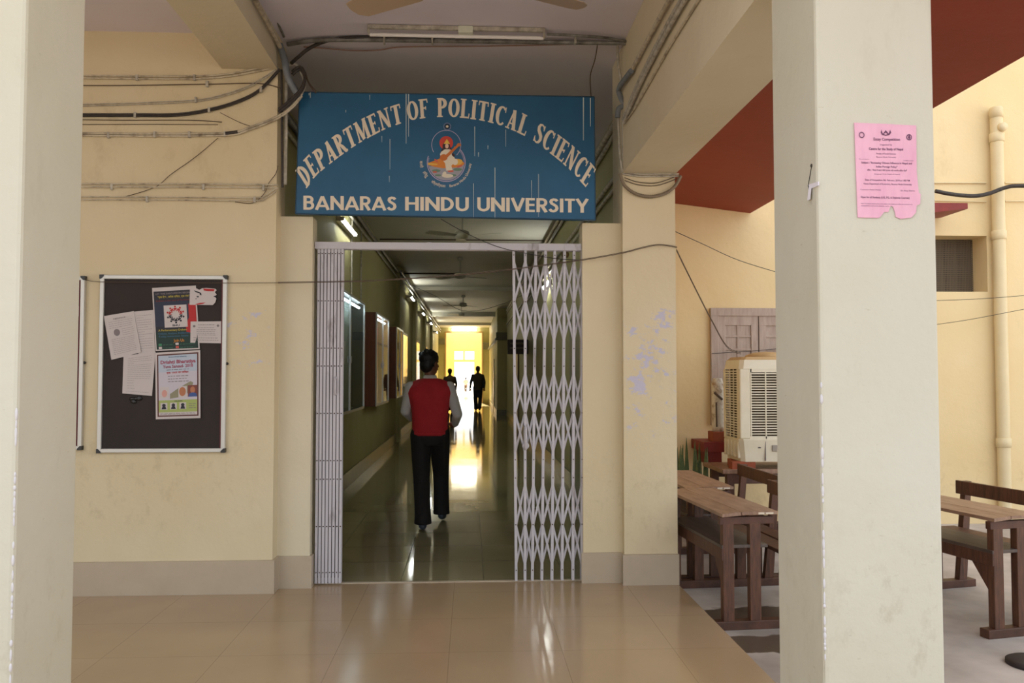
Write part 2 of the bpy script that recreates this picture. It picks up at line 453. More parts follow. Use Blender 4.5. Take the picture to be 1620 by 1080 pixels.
# ------------------------------------------------------------------ the building
CZ = 3.88          # ceiling height
WX = 1.485         # platform edge / outer face
GZ = -0.13         # courtyard level
YB = 8.8           # courtyard back wall
S('floor', M_floor, 'glossy beige tiled veranda floor', (-7, WX, -1.0, 6.04, -0.12, 0))
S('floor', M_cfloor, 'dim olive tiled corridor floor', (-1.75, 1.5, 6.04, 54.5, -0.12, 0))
b = MB(); b.box(-40, 60, -40, 140, GZ - 0.4, GZ); struct(b.build('floor', M_ground), 'pale concrete courtyard ground')
S('wall_left', M_wall, 'cream veranda wall behind the notice boards', (-7, -1.353, 5.8, 6.06, 0, CZ))
S('wall_side', M_wall, 'left end wall of the veranda', (-7.2, -7, 1.0, 6.06, -0.12, CZ))
S('wall_left_jamb', M_beam, 'low cream jamb left of the folding gate', (-1.353, -1.125, 5.93, 6.10, 0, 2.62))
S('wall_right_jamb', M_wall, 'low cream jamb right of the folding gate', (0.815, 1.10, 5.97, 6.14, 0, 2.60))
S('wall_right_pier', M_wall, 'cream pier between gate and courtyard', (1.10, WX, 5.90, 6.3, 0, 2.95))
S('ceiling', M_ceil, 'whitewashed veranda ceiling', (-7.2, WX, 2.3, 9.0, CZ, CZ + 0.2))
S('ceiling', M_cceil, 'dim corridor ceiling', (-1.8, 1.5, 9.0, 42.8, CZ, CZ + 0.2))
# beams
S('beam_left', M_beam, 'cream beam above the left pillar', (-1.737, -1.353, 2.3, 5.8, 3.63, CZ))
S('beam_right', M_beam, 'cream beam above the right pillar', (1.10, WX, 2.93, 6.3, 2.95, CZ))
S('beam_front', M_beam, 'front beam over the pillars', (-7.2, WX, 2.3, 2.55, 3.6, CZ))
# pillars
def pillar(name, x0, x1, label):
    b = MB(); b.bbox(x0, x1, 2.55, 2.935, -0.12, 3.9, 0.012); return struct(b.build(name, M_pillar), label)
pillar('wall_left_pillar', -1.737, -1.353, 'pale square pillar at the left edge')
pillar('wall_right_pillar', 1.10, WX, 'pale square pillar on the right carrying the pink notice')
# chipped corners show bare plaster
b = MB()
for (z0, z1) in ((0.62, 0.86), (0.9, 1.0), (1.05, 1.3), (1.42, 1.47)):
    z = z0
    while z < z1:
        h = random.uniform(0.006, 0.022); w_ = random.uniform(.003, .0055); b.ell((1.1035, 2.5535, z), (w_, w_, h), 8, 6); z += h * random.uniform(1.2, 3)
b2 = MB()
for (z0, z1) in ((0.55, 0.72), (0.78, 1.0), (1.06, 1.2), (1.3, 1.42)):
    z = z0
    while z < z1:
        h = random.uniform(0.006, 0.02); w_ = random.uniform(.003, .005); b2.ell((-1.3565, 2.5535, z), (w_, w_, h), 8, 6); z += h * random.uniform(1.2, 3)
struct(b2.build('plaster_chip', mat('bare_plaster', (214, 210, 214), 0.8)), 'chipped corner of the left pillar')
o = b.build('plaster_chip', mat('bare_plaster', (214, 210, 214), 0.8)); struct(o, 'chipped corner of the right pillar')
# corridor walls
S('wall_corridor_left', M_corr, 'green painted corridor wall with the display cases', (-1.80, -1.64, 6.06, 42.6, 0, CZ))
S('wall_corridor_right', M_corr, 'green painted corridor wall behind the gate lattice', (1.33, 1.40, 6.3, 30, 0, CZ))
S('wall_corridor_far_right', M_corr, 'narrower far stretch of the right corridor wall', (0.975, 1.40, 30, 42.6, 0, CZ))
S('wall_courtyard_side', M_court, 'outer yellow side of the corridor wall', (1.40, WX, 6.3, YB, -0.13, 26))  # upper height added out of view to block the sun
for y in (18.3, 23.6, 28.8, 34.0):
    S('wall_corridor_pilaster', M_corr, 'shallow corridor pilaster', (-1.64, -1.56, y, y + 0.45, 0, CZ))
S('wall_end', M_corr, 'corridor end wall around the bright doorway', (-1.8, -1.27, 42.6, 42.85, 0, CZ), (0.62, 1.4, 42.6, 42.85, 0, CZ), (-1.27, 0.62, 42.6, 42.85, 3.62, CZ))
M_vest_w = plaster('vestibule_glow_paint', (250, 228, 158), (246, 222, 148), (210, 180, 110))  # paint made brighter and yellower to imitate the warm far glow
S('wall_vestibule', M_vest_w, 'yellow walls of the far vestibule, left roofless for its glow', (-1.9, -1.62, 42.85, 54.5, 0, 4.0), (1.0, 1.3, 42.85, 54.5, 0, 4.0),
  (-1.9, -1.15, 54.5, 54.75, 0, 4.5), (0.36, 1.3, 54.5, 54.75, 0, 4.5), (-1.15, 0.36, 54.5, 54.75, 3.1, 4.5))  # roof left off so sun and sky brighten the far end
M_frame = mat('pale_window_frame', (224, 206, 150), 0.5)
S('window_1', M_frame, 'transom frame over the far doorway', (-1.15, 0.36, 54.52, 54.62, 2.98, 3.1), (-1.15, 0.36, 54.52, 54.62, 2.27, 2.42), (-0.47, -0.35, 54.52, 54.62, 2.42, 2.98), (-1.15, -1.05, 54.52, 54.62, 0, 3.0), (0.26, 0.36, 54.52, 54.62, 0, 3.0))
b = MB(); b.box(-1.30, -1.24, 42.5, 42.9, 0, 3.62); b.box(0.59, 0.65, 42.5, 42.9, 0, 3.62); b.box(-1.30, 0.65, 42.5, 42.9, 3.60, 3.68)
struct(b.build('door_1', mat('door_frame_paint', (196, 160, 110), 0.4)), 'wooden frame of the doorway at the corridor end')
# corridor ceiling beams
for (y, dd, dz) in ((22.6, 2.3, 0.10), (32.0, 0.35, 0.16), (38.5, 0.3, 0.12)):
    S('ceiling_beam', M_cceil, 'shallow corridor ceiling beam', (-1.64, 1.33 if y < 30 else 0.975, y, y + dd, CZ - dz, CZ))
# courtyard
S('wall_courtyard', M_court, 'yellow courtyard wall with window and drainpipe', (WX, 4.9, YB, YB + 0.3, GZ, 26), (4.9, 5.69, YB, YB + 0.3, GZ, 2.40), (4.9, 5.69, YB, YB + 0.3, 3.02, 26), (5.69, 14, YB, YB + 0.3, GZ, 26))  # real wall below, raised out of view to shade the courtyard
S('wall_sun_block', M_court, 'unseen tall block added left of the corridor to keep the sun off', (-12, -1.8, 6.06, 6.3, -0.13, 26))  # added out of view, tall enough to keep sun off the front
S('wall_upper_sun_block', M_court, 'unseen tall wall added above the corridor to keep the sun off', (-12, WX, 6.3, 6.5, CZ + 0.2, 26))  # added above the ceiling only to block the sun
# red soffit slab above the courtyard edge (falls a little to the right)
b = MB()
x0, x1 = WX, 3.04
z0, z1 = 3.43, 3.245
b.hexa([(x0, 0.5, z0), (x1, 0.5, z1), (x1, YB, z1), (x0, YB, z0), (x0, 0.5, z0 + .12), (x1, 0.5, z1 + .12), (x1, YB, z1 + .12), (x0, YB, z0 + .12)])
struct(b.build('ceiling_soffit', M_red), 'red painted soffit slab over the courtyard edge')
# skirting
S('baseboard_left', M_skirt, 'tile skirting under the notice boards', (-7, -1.343, 5.778, 5.80, 0, 0.225), (-1.353, -1.335, 5.778, 5.93, 0, 0.225))
S('baseboard_left_jamb', M_skirt, 'tile skirting on the left jamb', (-1.335, -1.112, 5.91, 5.93, 0, 0.222), (-1.125, -1.108, 5.91, 5.99, 0, 0.222))
S('baseboard_right_jamb', M_skirt, 'tile skirting on the right jamb', (0.800, 1.09, 5.95, 5.97, 0, 0.215))
S('baseboard_right_pier', M_skirt, 'tile skirting on the pier', (1.085, WX + .004, 5.875, 5.90, 0, 0.215))
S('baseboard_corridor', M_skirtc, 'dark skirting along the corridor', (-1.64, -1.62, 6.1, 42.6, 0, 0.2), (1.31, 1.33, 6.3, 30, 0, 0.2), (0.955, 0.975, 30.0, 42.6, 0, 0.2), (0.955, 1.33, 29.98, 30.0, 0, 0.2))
S('trim_threshold', M_skirt, 'pale threshold strip under the gate', (-1.12, 0.81, 6.03, 6.06, 0, 0.006))

# ------------------------------------------------------------------ folding gate
GY = 6.02
def gx(px, py): return on(px, py, Y=GY)
zt = 2.415; zb = 0.012
gate = thing('folding_gate', 'white painted collapsible steel gate standing partly open across the corridor mouth', 'gate', (-0.15, GY, 0))
b = MB(); b.box(-1.12, 0.81, GY - 0.03, GY - 0.026, 2.40, 2.45); b.box(-1.12, 0.81, GY + 0.026, GY + 0.03, 2.40, 2.45); b.box(-1.12, 0.81, GY - 0.03, GY + 0.03, 2.446, 2.45)
b.box(-0.315, -0.285, GY - 0.034, GY - 0.03, 2.398, 2.452)
b.build('top_track', M_white, gate)
def channel(x_top, x_bot, name='upright', wd=0.018):
    m_ = MB()
    for (y0, y1, ww) in ((GY - 0.022, GY - 0.018, wd), (GY + 0.016, GY + 0.02, wd)):
        a = wd / 2
        m_.hexa([(x_bot - a, y0, zb), (x_bot + a, y0, zb), (x_bot + a, y1, zb), (x_bot - a, y1, zb), (x_top - a, y0, zt), (x_top + a, y0, zt), (x_top + a, y1, zt), (x_top - a, y1, zt)])
    bb = m_.mark(M_bolt)
    for py in (403, 477, 551, 579, 653, 727, 756, 830, 902):
        z = gx(700, py).z; t = (z - zb) / (zt - zb); x = x_bot + (x_top - x_bot) * t
        bb.lathe([(0.0045, 0), (0.004, -0.004)], (x, GY - 0.022, z), 8, 'y')
    return m_.build(name, M_white, gate)
# bunched part at the left
for k in range(8):
    x = gx(503.5 + k * 5.35, 600).x
    channel(x, x, wd=0.0185)
# opened part at the right
tops = [812.5, 831, 847.5, 863, 877.5, 893, 908, 921]
bots = [816.5, 830.5, 842, 857, 873, 889, 906, 920]
xt = [gx(p, 385).x for p in tops]; xb = [gx(p, 915).x for p in bots]
for k in range(8): channel(xt[k], xb[k])
def xat(k, z): t = (z - zb) / (zt - zb); return xb[k] + (xt[k] - xb[k]) * t
for i in range(7):
    for (c, t_, u_) in ((477, 412, 540), (653, 589, 716), (830, 764, 893)):
        zc = gx(860, c).z; zu = gx(860, t_).z; zl = gx(860, u_).z
        for (za, zbb) in ((zc - 0.01, zu), (zc + 0.01, zl)):
            m_ = MB(); m_.bar((xat(i, za), GY - 0.008, za), (xat(i + 1, zbb), GY - 0.008, zbb), 0.003, 0.015, up=(1, 0, 0)); 
            m_.build('lattice_bar', M_white, gate)
            m_ = MB(); m_.bar((xat(i + 1, za), GY + 0.004, za), (xat(i, zbb), GY + 0.004, zbb), 0.003, 0.015, up=(1, 0, 0))
            m_.build('lattice_bar', M_white, gate)
# folded lattice in the bunched gate, coloured dark for the shade in its slits
b = MB()
for k in range(7):
    x = gx(503.5 + k * 5.35 + 2.7, 600).x
    b.box(x - 0.004, x + 0.004, GY - 0.012, GY + 0.012, 0.05, 2.38)
b.build('folded_lattice_shade', M_gdark, gate)
p = gx(831, 692)
h = MB().tube([(p.x, GY - .025, p.z + .08), (p.x, GY - .06, p.z + .07), (p.x, GY - .06, p.z - .07), (p.x, GY - .025, p.z - .08)], 0.011, 10).build('handle', M_white, gate)
p = gx(831, 704)
MB().lathe([(0.001, -0.022), (0.02, -0.022), (0.026, -0.016), (0.026, 0)], (p.x, GY - .024, p.z), 18, 'y').build('lock_disc', M_white, gate)
p = gx(532, 610)
MB().tube([(p.x, GY - .025, p.z + .06), (p.x, GY - .05, p.z + .05), (p.x, GY - .05, p.z - .05), (p.x, GY - .025, p.z - .06)], 0.009, 8).build('handle', M_white, gate)
p = gx(903, 400)
tag(MB().lathe([(0.001, -0.02), (0.025, -0.018), (0.03, 0), (0.02, 0.02), (0.001, 0.02)], (0.70, GY + .045, p.z - .005), 14, 'y').build('bell', mat('brass_bell', (110, 90, 50), 0.4, 0.6)), 'small dark round fitting behind the top right corner of the gate', 'fitting')

# ------------------------------------------------------------------ pixels of flat work on planes
def bil(c, u, v):  # corners TL,TR,BR,BL ; v down
    a = c[0].lerp(c[1], u); d = c[3].lerp(c[2], u); return a.lerp(d, v)

def text_geo(s, bold=0.0):
    cu = bpy.data.curves.new('t', 'FONT'); cu.body = s; cu.size = 1.0; cu.offset = bold; cu.resolution_u = 2; cu.fill_mode = 'FRONT'
    o = bpy.data.objects.new('t', cu); COL.objects.link(o)
    dg = bpy.context.evaluated_depsgraph_get(); dg.update()
    me = bpy.data.meshes.new_from_object(o.evaluated_get(dg))
    vs = [v.co.copy() for v in me.vertices]; fs = [list(p.vertices) for p in me.polygons]
    bpy.data.objects.remove(o); bpy.data.curves.remove(cu); bpy.data.meshes.remove(me)
    if not vs: return [], [], 1
    x0 = min(v.x for v in vs); x1 = max(v.x for v in vs)
    return [(v.x - x0, v.y / 0.70) for v in vs], fs, (x1 - x0)

def write(mb, s, fn, bold=0.0):
    """fn(t in 0..1 along the line, height in cap-heights) -> 3D"""
    vs, fs, wd = text_geo(s, bold)
    if vs: mb.add([fn(x / wd, y) for (x, y) in vs], fs)

class Sheet:
    """a sheet of paper whose corners are given as pixels on a plane"""
    def __init__(s, name, corners, Y, m, label, cat='poster', curl=0.004, outline=None, X=None, th=0.0008):
        s.n = Vector((0, -1, 0)) if X is None else Vector((-1, 0, 0))
        s.c = [on(px, py, Y=Y) if X is None else on(px, py, X=X) for (px, py) in corners]
        ctr = sum(s.c, Vector()) / 4
        s.o = thing(name, label, cat, ctr)
        s.curl = curl
        mb = MB(); N = 12
        if outline is None:
            top = [[s.at(i / N, j / N) for i in range(N + 1)] for j in range(N + 1)]
            vs = [p for r_ in top for p in r_]; k = len(vs)
            vs += [p - s.n * (th + 0.002) for p in vs]
            fs = []
            for j in range(N):
                for i in range(N):
                    a = j * (N + 1) + i
                    fs.append((a, a + 1, a + N + 2, a + N + 1)); fs.append((k + a, k + a + N + 1, k + a + N + 2, k + a + 1))
            rim = [i for i in range(N + 1)] + [j * (N + 1) + N for j in range(1, N + 1)] + [N * (N + 1) + i for i in range(N - 1, -1, -1)] + [j * (N + 1) for j in range(N - 1, 0, -1)]
            for q in range(len(rim)):
                a, b_ = rim[q], rim[(q + 1) % len(rim)]; fs.append((a, b_, k + b_, k + a))
            mb.add(vs, fs)
        else:
            mb.prism([s.at(u, v) for (u, v) in outline], -s.n * 0.002)
        mb.build('sheet', m, s.o)
        s.parts = {}
    def at(s, u, v, lift=0.0):
        k = s.curl * (0.6 + 0.4 * math.sin(u * 5 + v * 3)) * (abs(u - .5) * 1.2 + abs(v - .5) * .8)
        return bil(s.c, u, v) + s.n * (0.003 + k + lift)
    def mb(s, name, m):
        if name not in s.parts: s.parts[name] = (MB(), m)
        return s.parts[name][0]
    def rect(s, name, m, u0, u1, v0, v1, lift=0.0012):
        n = 4; mb = s.mb(name, m)
        vs = [s.at(u0 + (u1 - u0) * i / n, v0 + (v1 - v0) * j / n, lift) for j in range(n + 1) for i in range(n + 1)]
        mb.add(vs, [(j * (n + 1) + i, j * (n + 1) + i + 1, (j + 1) * (n + 1) + i + 1, (j + 1) * (n + 1) + i) for j in range(n) for i in range(n)])
    def disc(s, name, m, u, v, r, asp=1.0, lift=0.002, n=16):
        s.mb(name, m).add([s.at(u + r * math.cos(2 * PI * k / n), v + r * asp * math.sin(2 * PI * k / n), lift) for k in range(n)], [tuple(range(n))])
    def poly(s, name, m, pts, lift=0.002):
        s.mb(name, m).add([s.at(u, v, lift) for (u, v) in pts], [tuple(range(len(pts)))])
    def text(s, name, m, body, u0, u1, v, h, bold=0.0, lift=0.0025):
        write(s.mb(name, m), body, lambda t, y: s.at(u0 + (u1 - u0) * t, v - y * h, lift), bold)
    def lines(s, name, m, u0, u1, v0, v1, n, h=0.008, seed=1):
        r = random.Random(seed)
        for i in range(n):
            v = v0 + (v1 - v0) * i / max(1, n - 1); u = u0
            while u < u1 - 0.03:
                wd = r.uniform(0.03, 0.10); s.rect(name, m, u, min(u1, u + wd), v, v + h, 0.0018); u += wd + 0.018
                if r.random() < 0.04: break
    def done(s):
        for k, (mb, m) in s.parts.items(): mb.build(k.split('#')[0], m, s.o)
        return s.o

# ------------------------------------------------------------------ big sign
SY = 5.86
SC = [on(474, 145.5, Y=SY), on(940, 153, Y=SY), on(942, 348, Y=SY), on(467.5, 338, Y=SY)]
sign = thing('department_sign', 'large blue signboard with cream lettering above the gate', 'sign', (SC[3] + SC[2]) / 2)
MB().prism(SC, (0, 0.045, 0)).build('board', M_sign, sign)
b = MB()
for i in range(4):
    a_, c_ = SC[i], SC[(i + 1) % 4]
    b.bar(a_ + Vector((0, 0.02, 0)), c_ + Vector((0, 0.02, 0)), 0.05, 0.008, up=(0, 1, 0)) if False else b.tube([a_ + Vector((0, 0.0, 0)), c_ + Vector((0, 0.0, 0))], 0.004, 6)
b.build('rim', mat('dark_blue_rim', (24, 60, 84), 0.5), sign)

def arc(cx, cy, rx, ry, a0, a1, n=12):
    return [(cx + rx * math.cos(math.radians(a0 + (a1 - a0) * i / n)), cy + ry * math.sin(math.radians(a0 + (a1 - a0) * i / n))) for i in range(n + 1)]
T, H = 0.20, 0.085  # thick, thin strokes (serif)
def stem(x, y0=0, y1=1, sf=0.17): return [([(x, y0), (x, y1)], T), ([(x - sf, y0 + .035), (x + sf, y0 + .035)], .07) if y0 == 0 else None, ([(x - sf, y1 - .035), (x + sf, y1 - .035)], .07) if y1 == 1 else None]
SERIF = {
 'D': (.66, stem(.16) + [(arc(.16, .5, .36, .455, 90, -90, 14), [H] + [.1, .12, .15, .18, .2, .21, .21, .21, .2, .18, .15, .12, .1] + [H])]),
 'E': (.56, stem(.15) + [([(.15, .955), (.48, .955)], H), ([(.15, .52), (.38, .52)], H), ([(.15, .045), (.50, .045)], H), ([(.47, .99), (.49, .80)], .06), ([(.49, 0), (.52, .23)], .06), ([(.38, .60), (.38, .43)], .05)]),
 'P': (.60, stem(.16) + [(arc(.18, .72, .30, .24, 90, -90, 12), [H, .1, .13, .16, .19, .2, .2, .2, .19, .16, .13, .1, H])]),
 'A': (.72, [([(.52, 0.03), (.35, 1)], .2), ([(.14, .03), (.34, .95)], .09), ([(.2, .3), (.48, .3)], .08), ([(.01, .035), (.27, .035)], .07), ([(.38, .035), (.70, .035)], .07)]),
 'R': (.66, stem(.15) + [(arc(.17, .74, .28, .22, 90, -90, 12), [H, .1, .13, .16, .19, .2, .2, .2, .19, .16, .13, .1, H]), ([(.28, .5), (.40, .3), (.52, .05), (.64, .035)], [.12, .18, .18, .08])]),
 'T': (.62, [([(.31, 0), (.31, 1)], T), ([(.14, .035), (.48, .035)], .07), ([(.04, .955), (.58, .955)], H), ([(.05, .99), (.04, .76)], .06), ([(.57, .99), (.58, .76)], .06)]),
 'M': (.88, [([(.12, 0), (.16, 1)], .09), ([(.18, 1), (.42, .05)], .19), ([(.42, .05), (.68, 1)], .08), ([(.70, 1), (.73, 0)], .2), ([(.01, .035), (.24, .035)], .07), ([(.58, .035), (.88, .035)], .07), ([(.04, .965), (.2, .965)], .07), ([(.66, .965), (.84, .965)], .07)]),
 'N': (.72, [([(.13, 0), (.13, 1)], .09), ([(.14, .97), (.56, .05)], .19), ([(.58, 0), (.58, 1)], .09), ([(.01, .035), (.26, .035)], .07), ([(.46, .965), (.70, .965)], .07), ([(.01, .965), (.18, .965)], .07)]),
 'O': (.66, [(arc(.33, .5, .235, .445, 90, 450, 24), [H + .115 * abs(math.cos(math.radians(90 + 15 * i))) ** 1.3 for i in range(25)])]),
 'F': (.55, stem(.15) + [([(.15, .955), (.48, .955)], H), ([(.15, .52), (.38, .52)], H), ([(.47, .99), (.49, .78)], .06), ([(.38, .61), (.38, .42)], .05)]),
 'L': (.56, stem(.15) + [([(.15, .045), (.50, .045)], H), ([(.49, 0), (.52, .26)], .06)]),
 'I': (.34, stem(.17)),
 'C': (.62, [(arc(.34, .5, .24, .445, 48, 315, 20), [.09 + .12 * abs(math.cos(math.radians(48 + 267 * i / 20))) ** 1.3 * (1 if 2 < i < 18 else .3) for i in range(21)]), ([(.53, .97), (.54, .70)], .06)]),
 'S': (.56, [([(.46, .80), (.41, .91), (.29, .955), (.17, .90), (.13, .77), (.18, .63), (.30, .53), (.41, .42), (.45, .27), (.39, .11), (.27, .045), (.14, .09), (.08, .22)], [.07, .08, .08, .13, .17, .19, .2, .19, .17, .13, .08, .08, .07]), ([(.47, .97), (.48, .72)], .055), ([(.07, .30), (.08, .03)], .055)]),
}
W = 0.185
SANS = {
 'B': (.66, [([(.12, 0), (.12, 1)], W), ([(.12, .92), (.34, .92)] + arc(.34, .725, .17, .195, 80, -80, 8) + [(.12, .53)], W * .9), ([(.34, .53)] + arc(.36, .305, .19, .225, 90, -90, 8) + [(.12, .08)], W * .9)]),
 'A': (.84, [([(.09, 0), (.42, .97)], W * .95), ([(.75, 0), (.42, .97)], W * .95), ([(.22, .27), (.62, .27)], .16)]),
 'N': (.80, [([(.12, 0), (.12, 1)], W), ([(.12, .93), (.68, .07)], W), ([(.68, 0), (.68, 1)], W)]),
 'R': (.66, [([(.12, 0), (.12, 1)], W), ([(.12, .92), (.34, .92)] + arc(.34, .69, .19, .23, 80, -80, 8) + [(.12, .46)], W * .9), ([(.32, .46), (.55, 0)], W)]),
 'S': (.58, [([(.48, .80), (.40, .90), (.28, .92), (.17, .86), (.14, .74), (.20, .62), (.32, .54), (.43, .44), (.47, .29), (.41, .14), (.29, .075), (.16, .11), (.08, .22)], W * .93)]),
 'H': (.76, [([(.12, 0), (.12, 1)], W), ([(.64, 0), (.64, 1)], W), ([(.12, .52), (.64, .52)], .165)]),
 'I': (.28, [([(.14, 0), (.14, 1)], W)]),
 'D': (.76, [([(.12, 0), (.12, 1)], W), ([(.12, .915)] + arc(.24, .5, .37, .415, 90, -90, 14) + [(.12, .085)], W * .92)]),
 'U': (.74, [([(.12, 1), (.12, .36)] + arc(.37, .33, .25, .25, 180, 360, 12) + [(.62, .36), (.62, 1)], W * .95)]),
 'V': (.78, [([(.09, 1), (.39, .04)], W * .95), ([(.69, 1), (.39, .04)], W * .95)]),
 'E': (.58, [([(.12, 0), (.12, 1)], W), ([(.12, .92), (.52, .92)], .16), ([(.12, .51), (.50, .51)], .16), ([(.12, .08), (.52, .08)], .16)]),
 'T': (.60, [([(.30, 0), (.30, 1)], W), ([(.03, .92), (.57, .92)], .16)]),
 'Y': (.72, [([(.36, 0), (.36, .45)], W), ([(.08, 1), (.36, .42)], W * .95), ([(.64, 1), (.36, .42)], W * .95)]),
}
def strokes(mb, glyph, fn):
    for ks, st in enumerate(glyph):
        if st is None: continue
        pts, wd = st
        # resample straight strokes so the warp bends them
        P = []; Wd = []
        ws = wd if isinstance(wd, list) else [wd] * len(pts)
        for i in range(len(pts) - 1):
            for k in range(3):
                t = k / 3
                P.append((pts[i][0] + (pts[i + 1][0] - pts[i][0]) * t, pts[i][1] + (pts[i + 1][1] - pts[i][1]) * t)); Wd.append(ws[min(i, len(ws) - 1)] + (ws[min(i + 1, len(ws) - 1)] - ws[min(i, len(ws) - 1)]) * t)
        P.append(pts[-1]); Wd.append(ws[-1])
        Lp = []; Rp = []
        for i, q in enumerate(P):
            a = P[max(0, i - 1)]; c_ = P[min(len(P) - 1, i + 1)]
            dx, dy = c_[0] - a[0], c_[1] - a[1]; l = math.hypot(dx, dy) or 1
            nx, ny = -dy / l, dx / l
            Lp.append((q[0] + nx * Wd[i] / 2, q[1] + ny * Wd[i] / 2)); Rp.append((q[0] - nx * Wd[i] / 2, q[1] - ny * Wd[i] / 2))
        k = len(P)
        lf = Vector((0, -.0004 * ks, 0)); mb.add([fn(*q) + lf for q in Lp] + [fn(*q) + lf for q in Rp], [(i, i + 1, k + i + 1, k + i) for i in range(k - 1)])
def sgn(px, py, lift=0.0012): return on(px, py, Y=SY - lift)
base = [(485, 298), (501, 277), (516, 264), (529, 254), (553, 236), (569, 226), (585, 217), (604, 207), (615, 202), (635, 195), (659, 189), (671, 187), (696, 185), (716, 185.5), (736, 187), (747, 188.5), (758, 190), (768, 192), (782, 195.5), (797, 200.5), (819, 209.5), (838, 220), (858, 233), (867, 240), (880, 250), (893, 261), (909, 276), (927, 297)]
cum = [0]
for i in range(1, len(base)): cum.append(cum[-1] + math.hypot(base[i][0] - base[i - 1][0], base[i][1] - base[i - 1][1]))
def bat(s):
    s = max(0, min(cum[-1] - 1e-6, s))
    for i in range(len(cum) - 1):
        if cum[i + 1] >= s: break
    t = (s - cum[i]) / (cum[i + 1] - cum[i])
    return base[i][0] + (base[i + 1][0] - base[i][0]) * t, base[i][1] + (base[i + 1][1] - base[i][1]) * t
def bslope(s):
    a = bat(max(0, s - 14)); c_ = bat(min(cum[-1] - .001, s + 14)); return math.atan2(c_[1] - a[1], c_[0] - a[0])
txt = 'DEPARTMENT OF POLITICAL SCIENCE'
adv = sum((SERIF[ch][0] + .045) if ch != ' ' else (.26 if i < 11 else .42) for i, ch in enumerate(txt)) - .045
sc = cum[-1] / adv; cur = 0; HG = 30.0
for i, ch in enumerate(txt):
    if ch == ' ': cur += (.26 if i < 11 else .42); continue
    gw, gl = SERIF[ch]
    mid = (cur + gw / 2) * sc; cx, cy = bat(mid); th = bslope(mid); tilt = th * 0.62
    hg = HG * (1.0 + 0.12 * abs(mid / cum[-1] - .5) * 2)
    def fn(x, y, cur=cur, cx=cx, cy=cy, th=th, tilt=tilt, mid=mid, hg=hg):
        bx, by = bat((cur + x) * sc)
        lx = cx + ((cur + x) * sc - mid) * math.cos(th); ly = cy + ((cur + x) * sc - mid) * math.sin(th)
        return sgn(lx + math.sin(tilt) * y * hg, ly - math.cos(tilt) * y * hg)
    mb = MB(); strokes(mb, gl, fn); mb.build('letter', M_letter, sign)
    cur += gw + .045
# bottom line, word by word
for (word, xa, xb_, ya, yb) in (('BANARAS', 480, 627.5, 331.5, 333), ('HINDU', 641, 742, 333, 334), ('UNIVERSITY', 755, 931, 334, 336.5)):
    adv = sum(SANS[c][0] for c in word) ; sc2 = (xb_ - xa) / (adv - .05); cur = 0
    for ch in word:
        gw, gl = SANS[ch]
        def fn(x, y, cur=cur):
            X_ = xa + (cur + x - .03) * sc2; t = (X_ - xa) / (xb_ - xa)
            return sgn(X_, ya + (yb - ya) * t - y * 22.0)
        mb = MB(); strokes(mb, gl, fn); mb.build('letter', M_letter, sign)
        cur += gw
# white drips on the board
b = MB()
for (x, y0, y1, ww) in ((642.5, 147, 227, 1.4), (646.5, 148, 216, 1.2), (923, 154, 222, 1.6), (934, 155, 200, 1.6), (491, 146, 155, 1.4), (489, 147, 151, 1.6), (617, 220, 268, .8), (604, 215, 225, .8), (751, 200, 247, 1.0), (757, 241, 248, 1.2), (800, 205, 232, .9), (783, 265, 345, 1.0), (852, 275, 343, .8), (841, 285, 318, .7), (749, 290, 345, .8), (772, 230, 236, 1), (616, 278, 288, .8), (585, 150, 158, .8), (547, 174, 178, 1)):
    b.add([sgn(x - ww / 2, y0, .002), sgn(x + ww / 2, y0, .002), sgn(x + ww / 4, y1, .002), sgn(x - ww / 4, y1, .002)], [(0, 1, 2, 3)])
b.build('drips', M_drip, sign)
# emblem
em = thing('tmp', 'x', 'x', sign.location); bpy.data.objects.remove(em)
emb = MB(); 
def dot(cx, cy, rx, ry=None, n=20, lift=.002, rot=0):
    ry = ry or rx; cr, sr = math.cos(rot), math.sin(rot)
    return [sgn(cx + rx * math.cos(2 * PI * k / n) * cr - ry * math.sin(2 * PI * k / n) * sr, cy + rx * math.cos(2 * PI * k / n) * sr + ry * math.sin(2 * PI * k / n) * cr, lift) for k in range(n)]
def ring(cx, cy, r, wd, a0=0, a1=360, lift=.002, n=40):
    vs = []; fs = []
    for k in range(n + 1):
        a = math.radians(a0 + (a1 - a0) * k / n)
        for rr in (r - wd / 2, r + wd / 2): vs.append(sgn(cx + rr * math.cos(a), cy + rr * math.sin(a), lift))
    for k in range(n): fs.append((2 * k, 2 * k + 1, 2 * k + 3, 2 * k + 2))
    return vs, fs
c_sky = mat('emblem_blue', (34, 96, 132), .6); c_rim = mat('emblem_rim', (170, 158, 186), .6)
emblem = MB(); emblem.add(*ring(706, 229, 23, 1.0, 150, 405)); emblem.add(*ring(706, 257, 30, 1.3, -45, 200)); emblem.add(*ring(706, 257, 28, .6, -40, 195)); emblem.add(*ring(707.5, 200, 5.6, .5))
E = emblem.build('emblem', c_rim, sign)
def ep(name, m, polys, lift=.0024):
    mb = MB()
    for k, pl in enumerate(polys): mb.add([sgn(x, y, lift + .0002 * k) for (x, y) in pl], [tuple(range(len(pl)))])
    return mb.build(name, m, E)
def el(cx, cy, rx, ry, n=20, rot=0):
    cr, sr = math.cos(rot), math.sin(rot)
    return [(cx + rx * math.cos(2 * PI * k / n) * cr - ry * math.sin(2 * PI * k / n) * sr, cy + rx * math.cos(2 * PI * k / n) * sr + ry * math.sin(2 * PI * k / n) * cr) for k in range(n)]
ep('water', mat('emblem_water', (150, 150, 160), .6), [[(706 + 27.6 * math.cos(math.radians(a)), 257 + 27.6 * math.sin(math.radians(a))) for a in range(8, 173, 5)]], .0018)
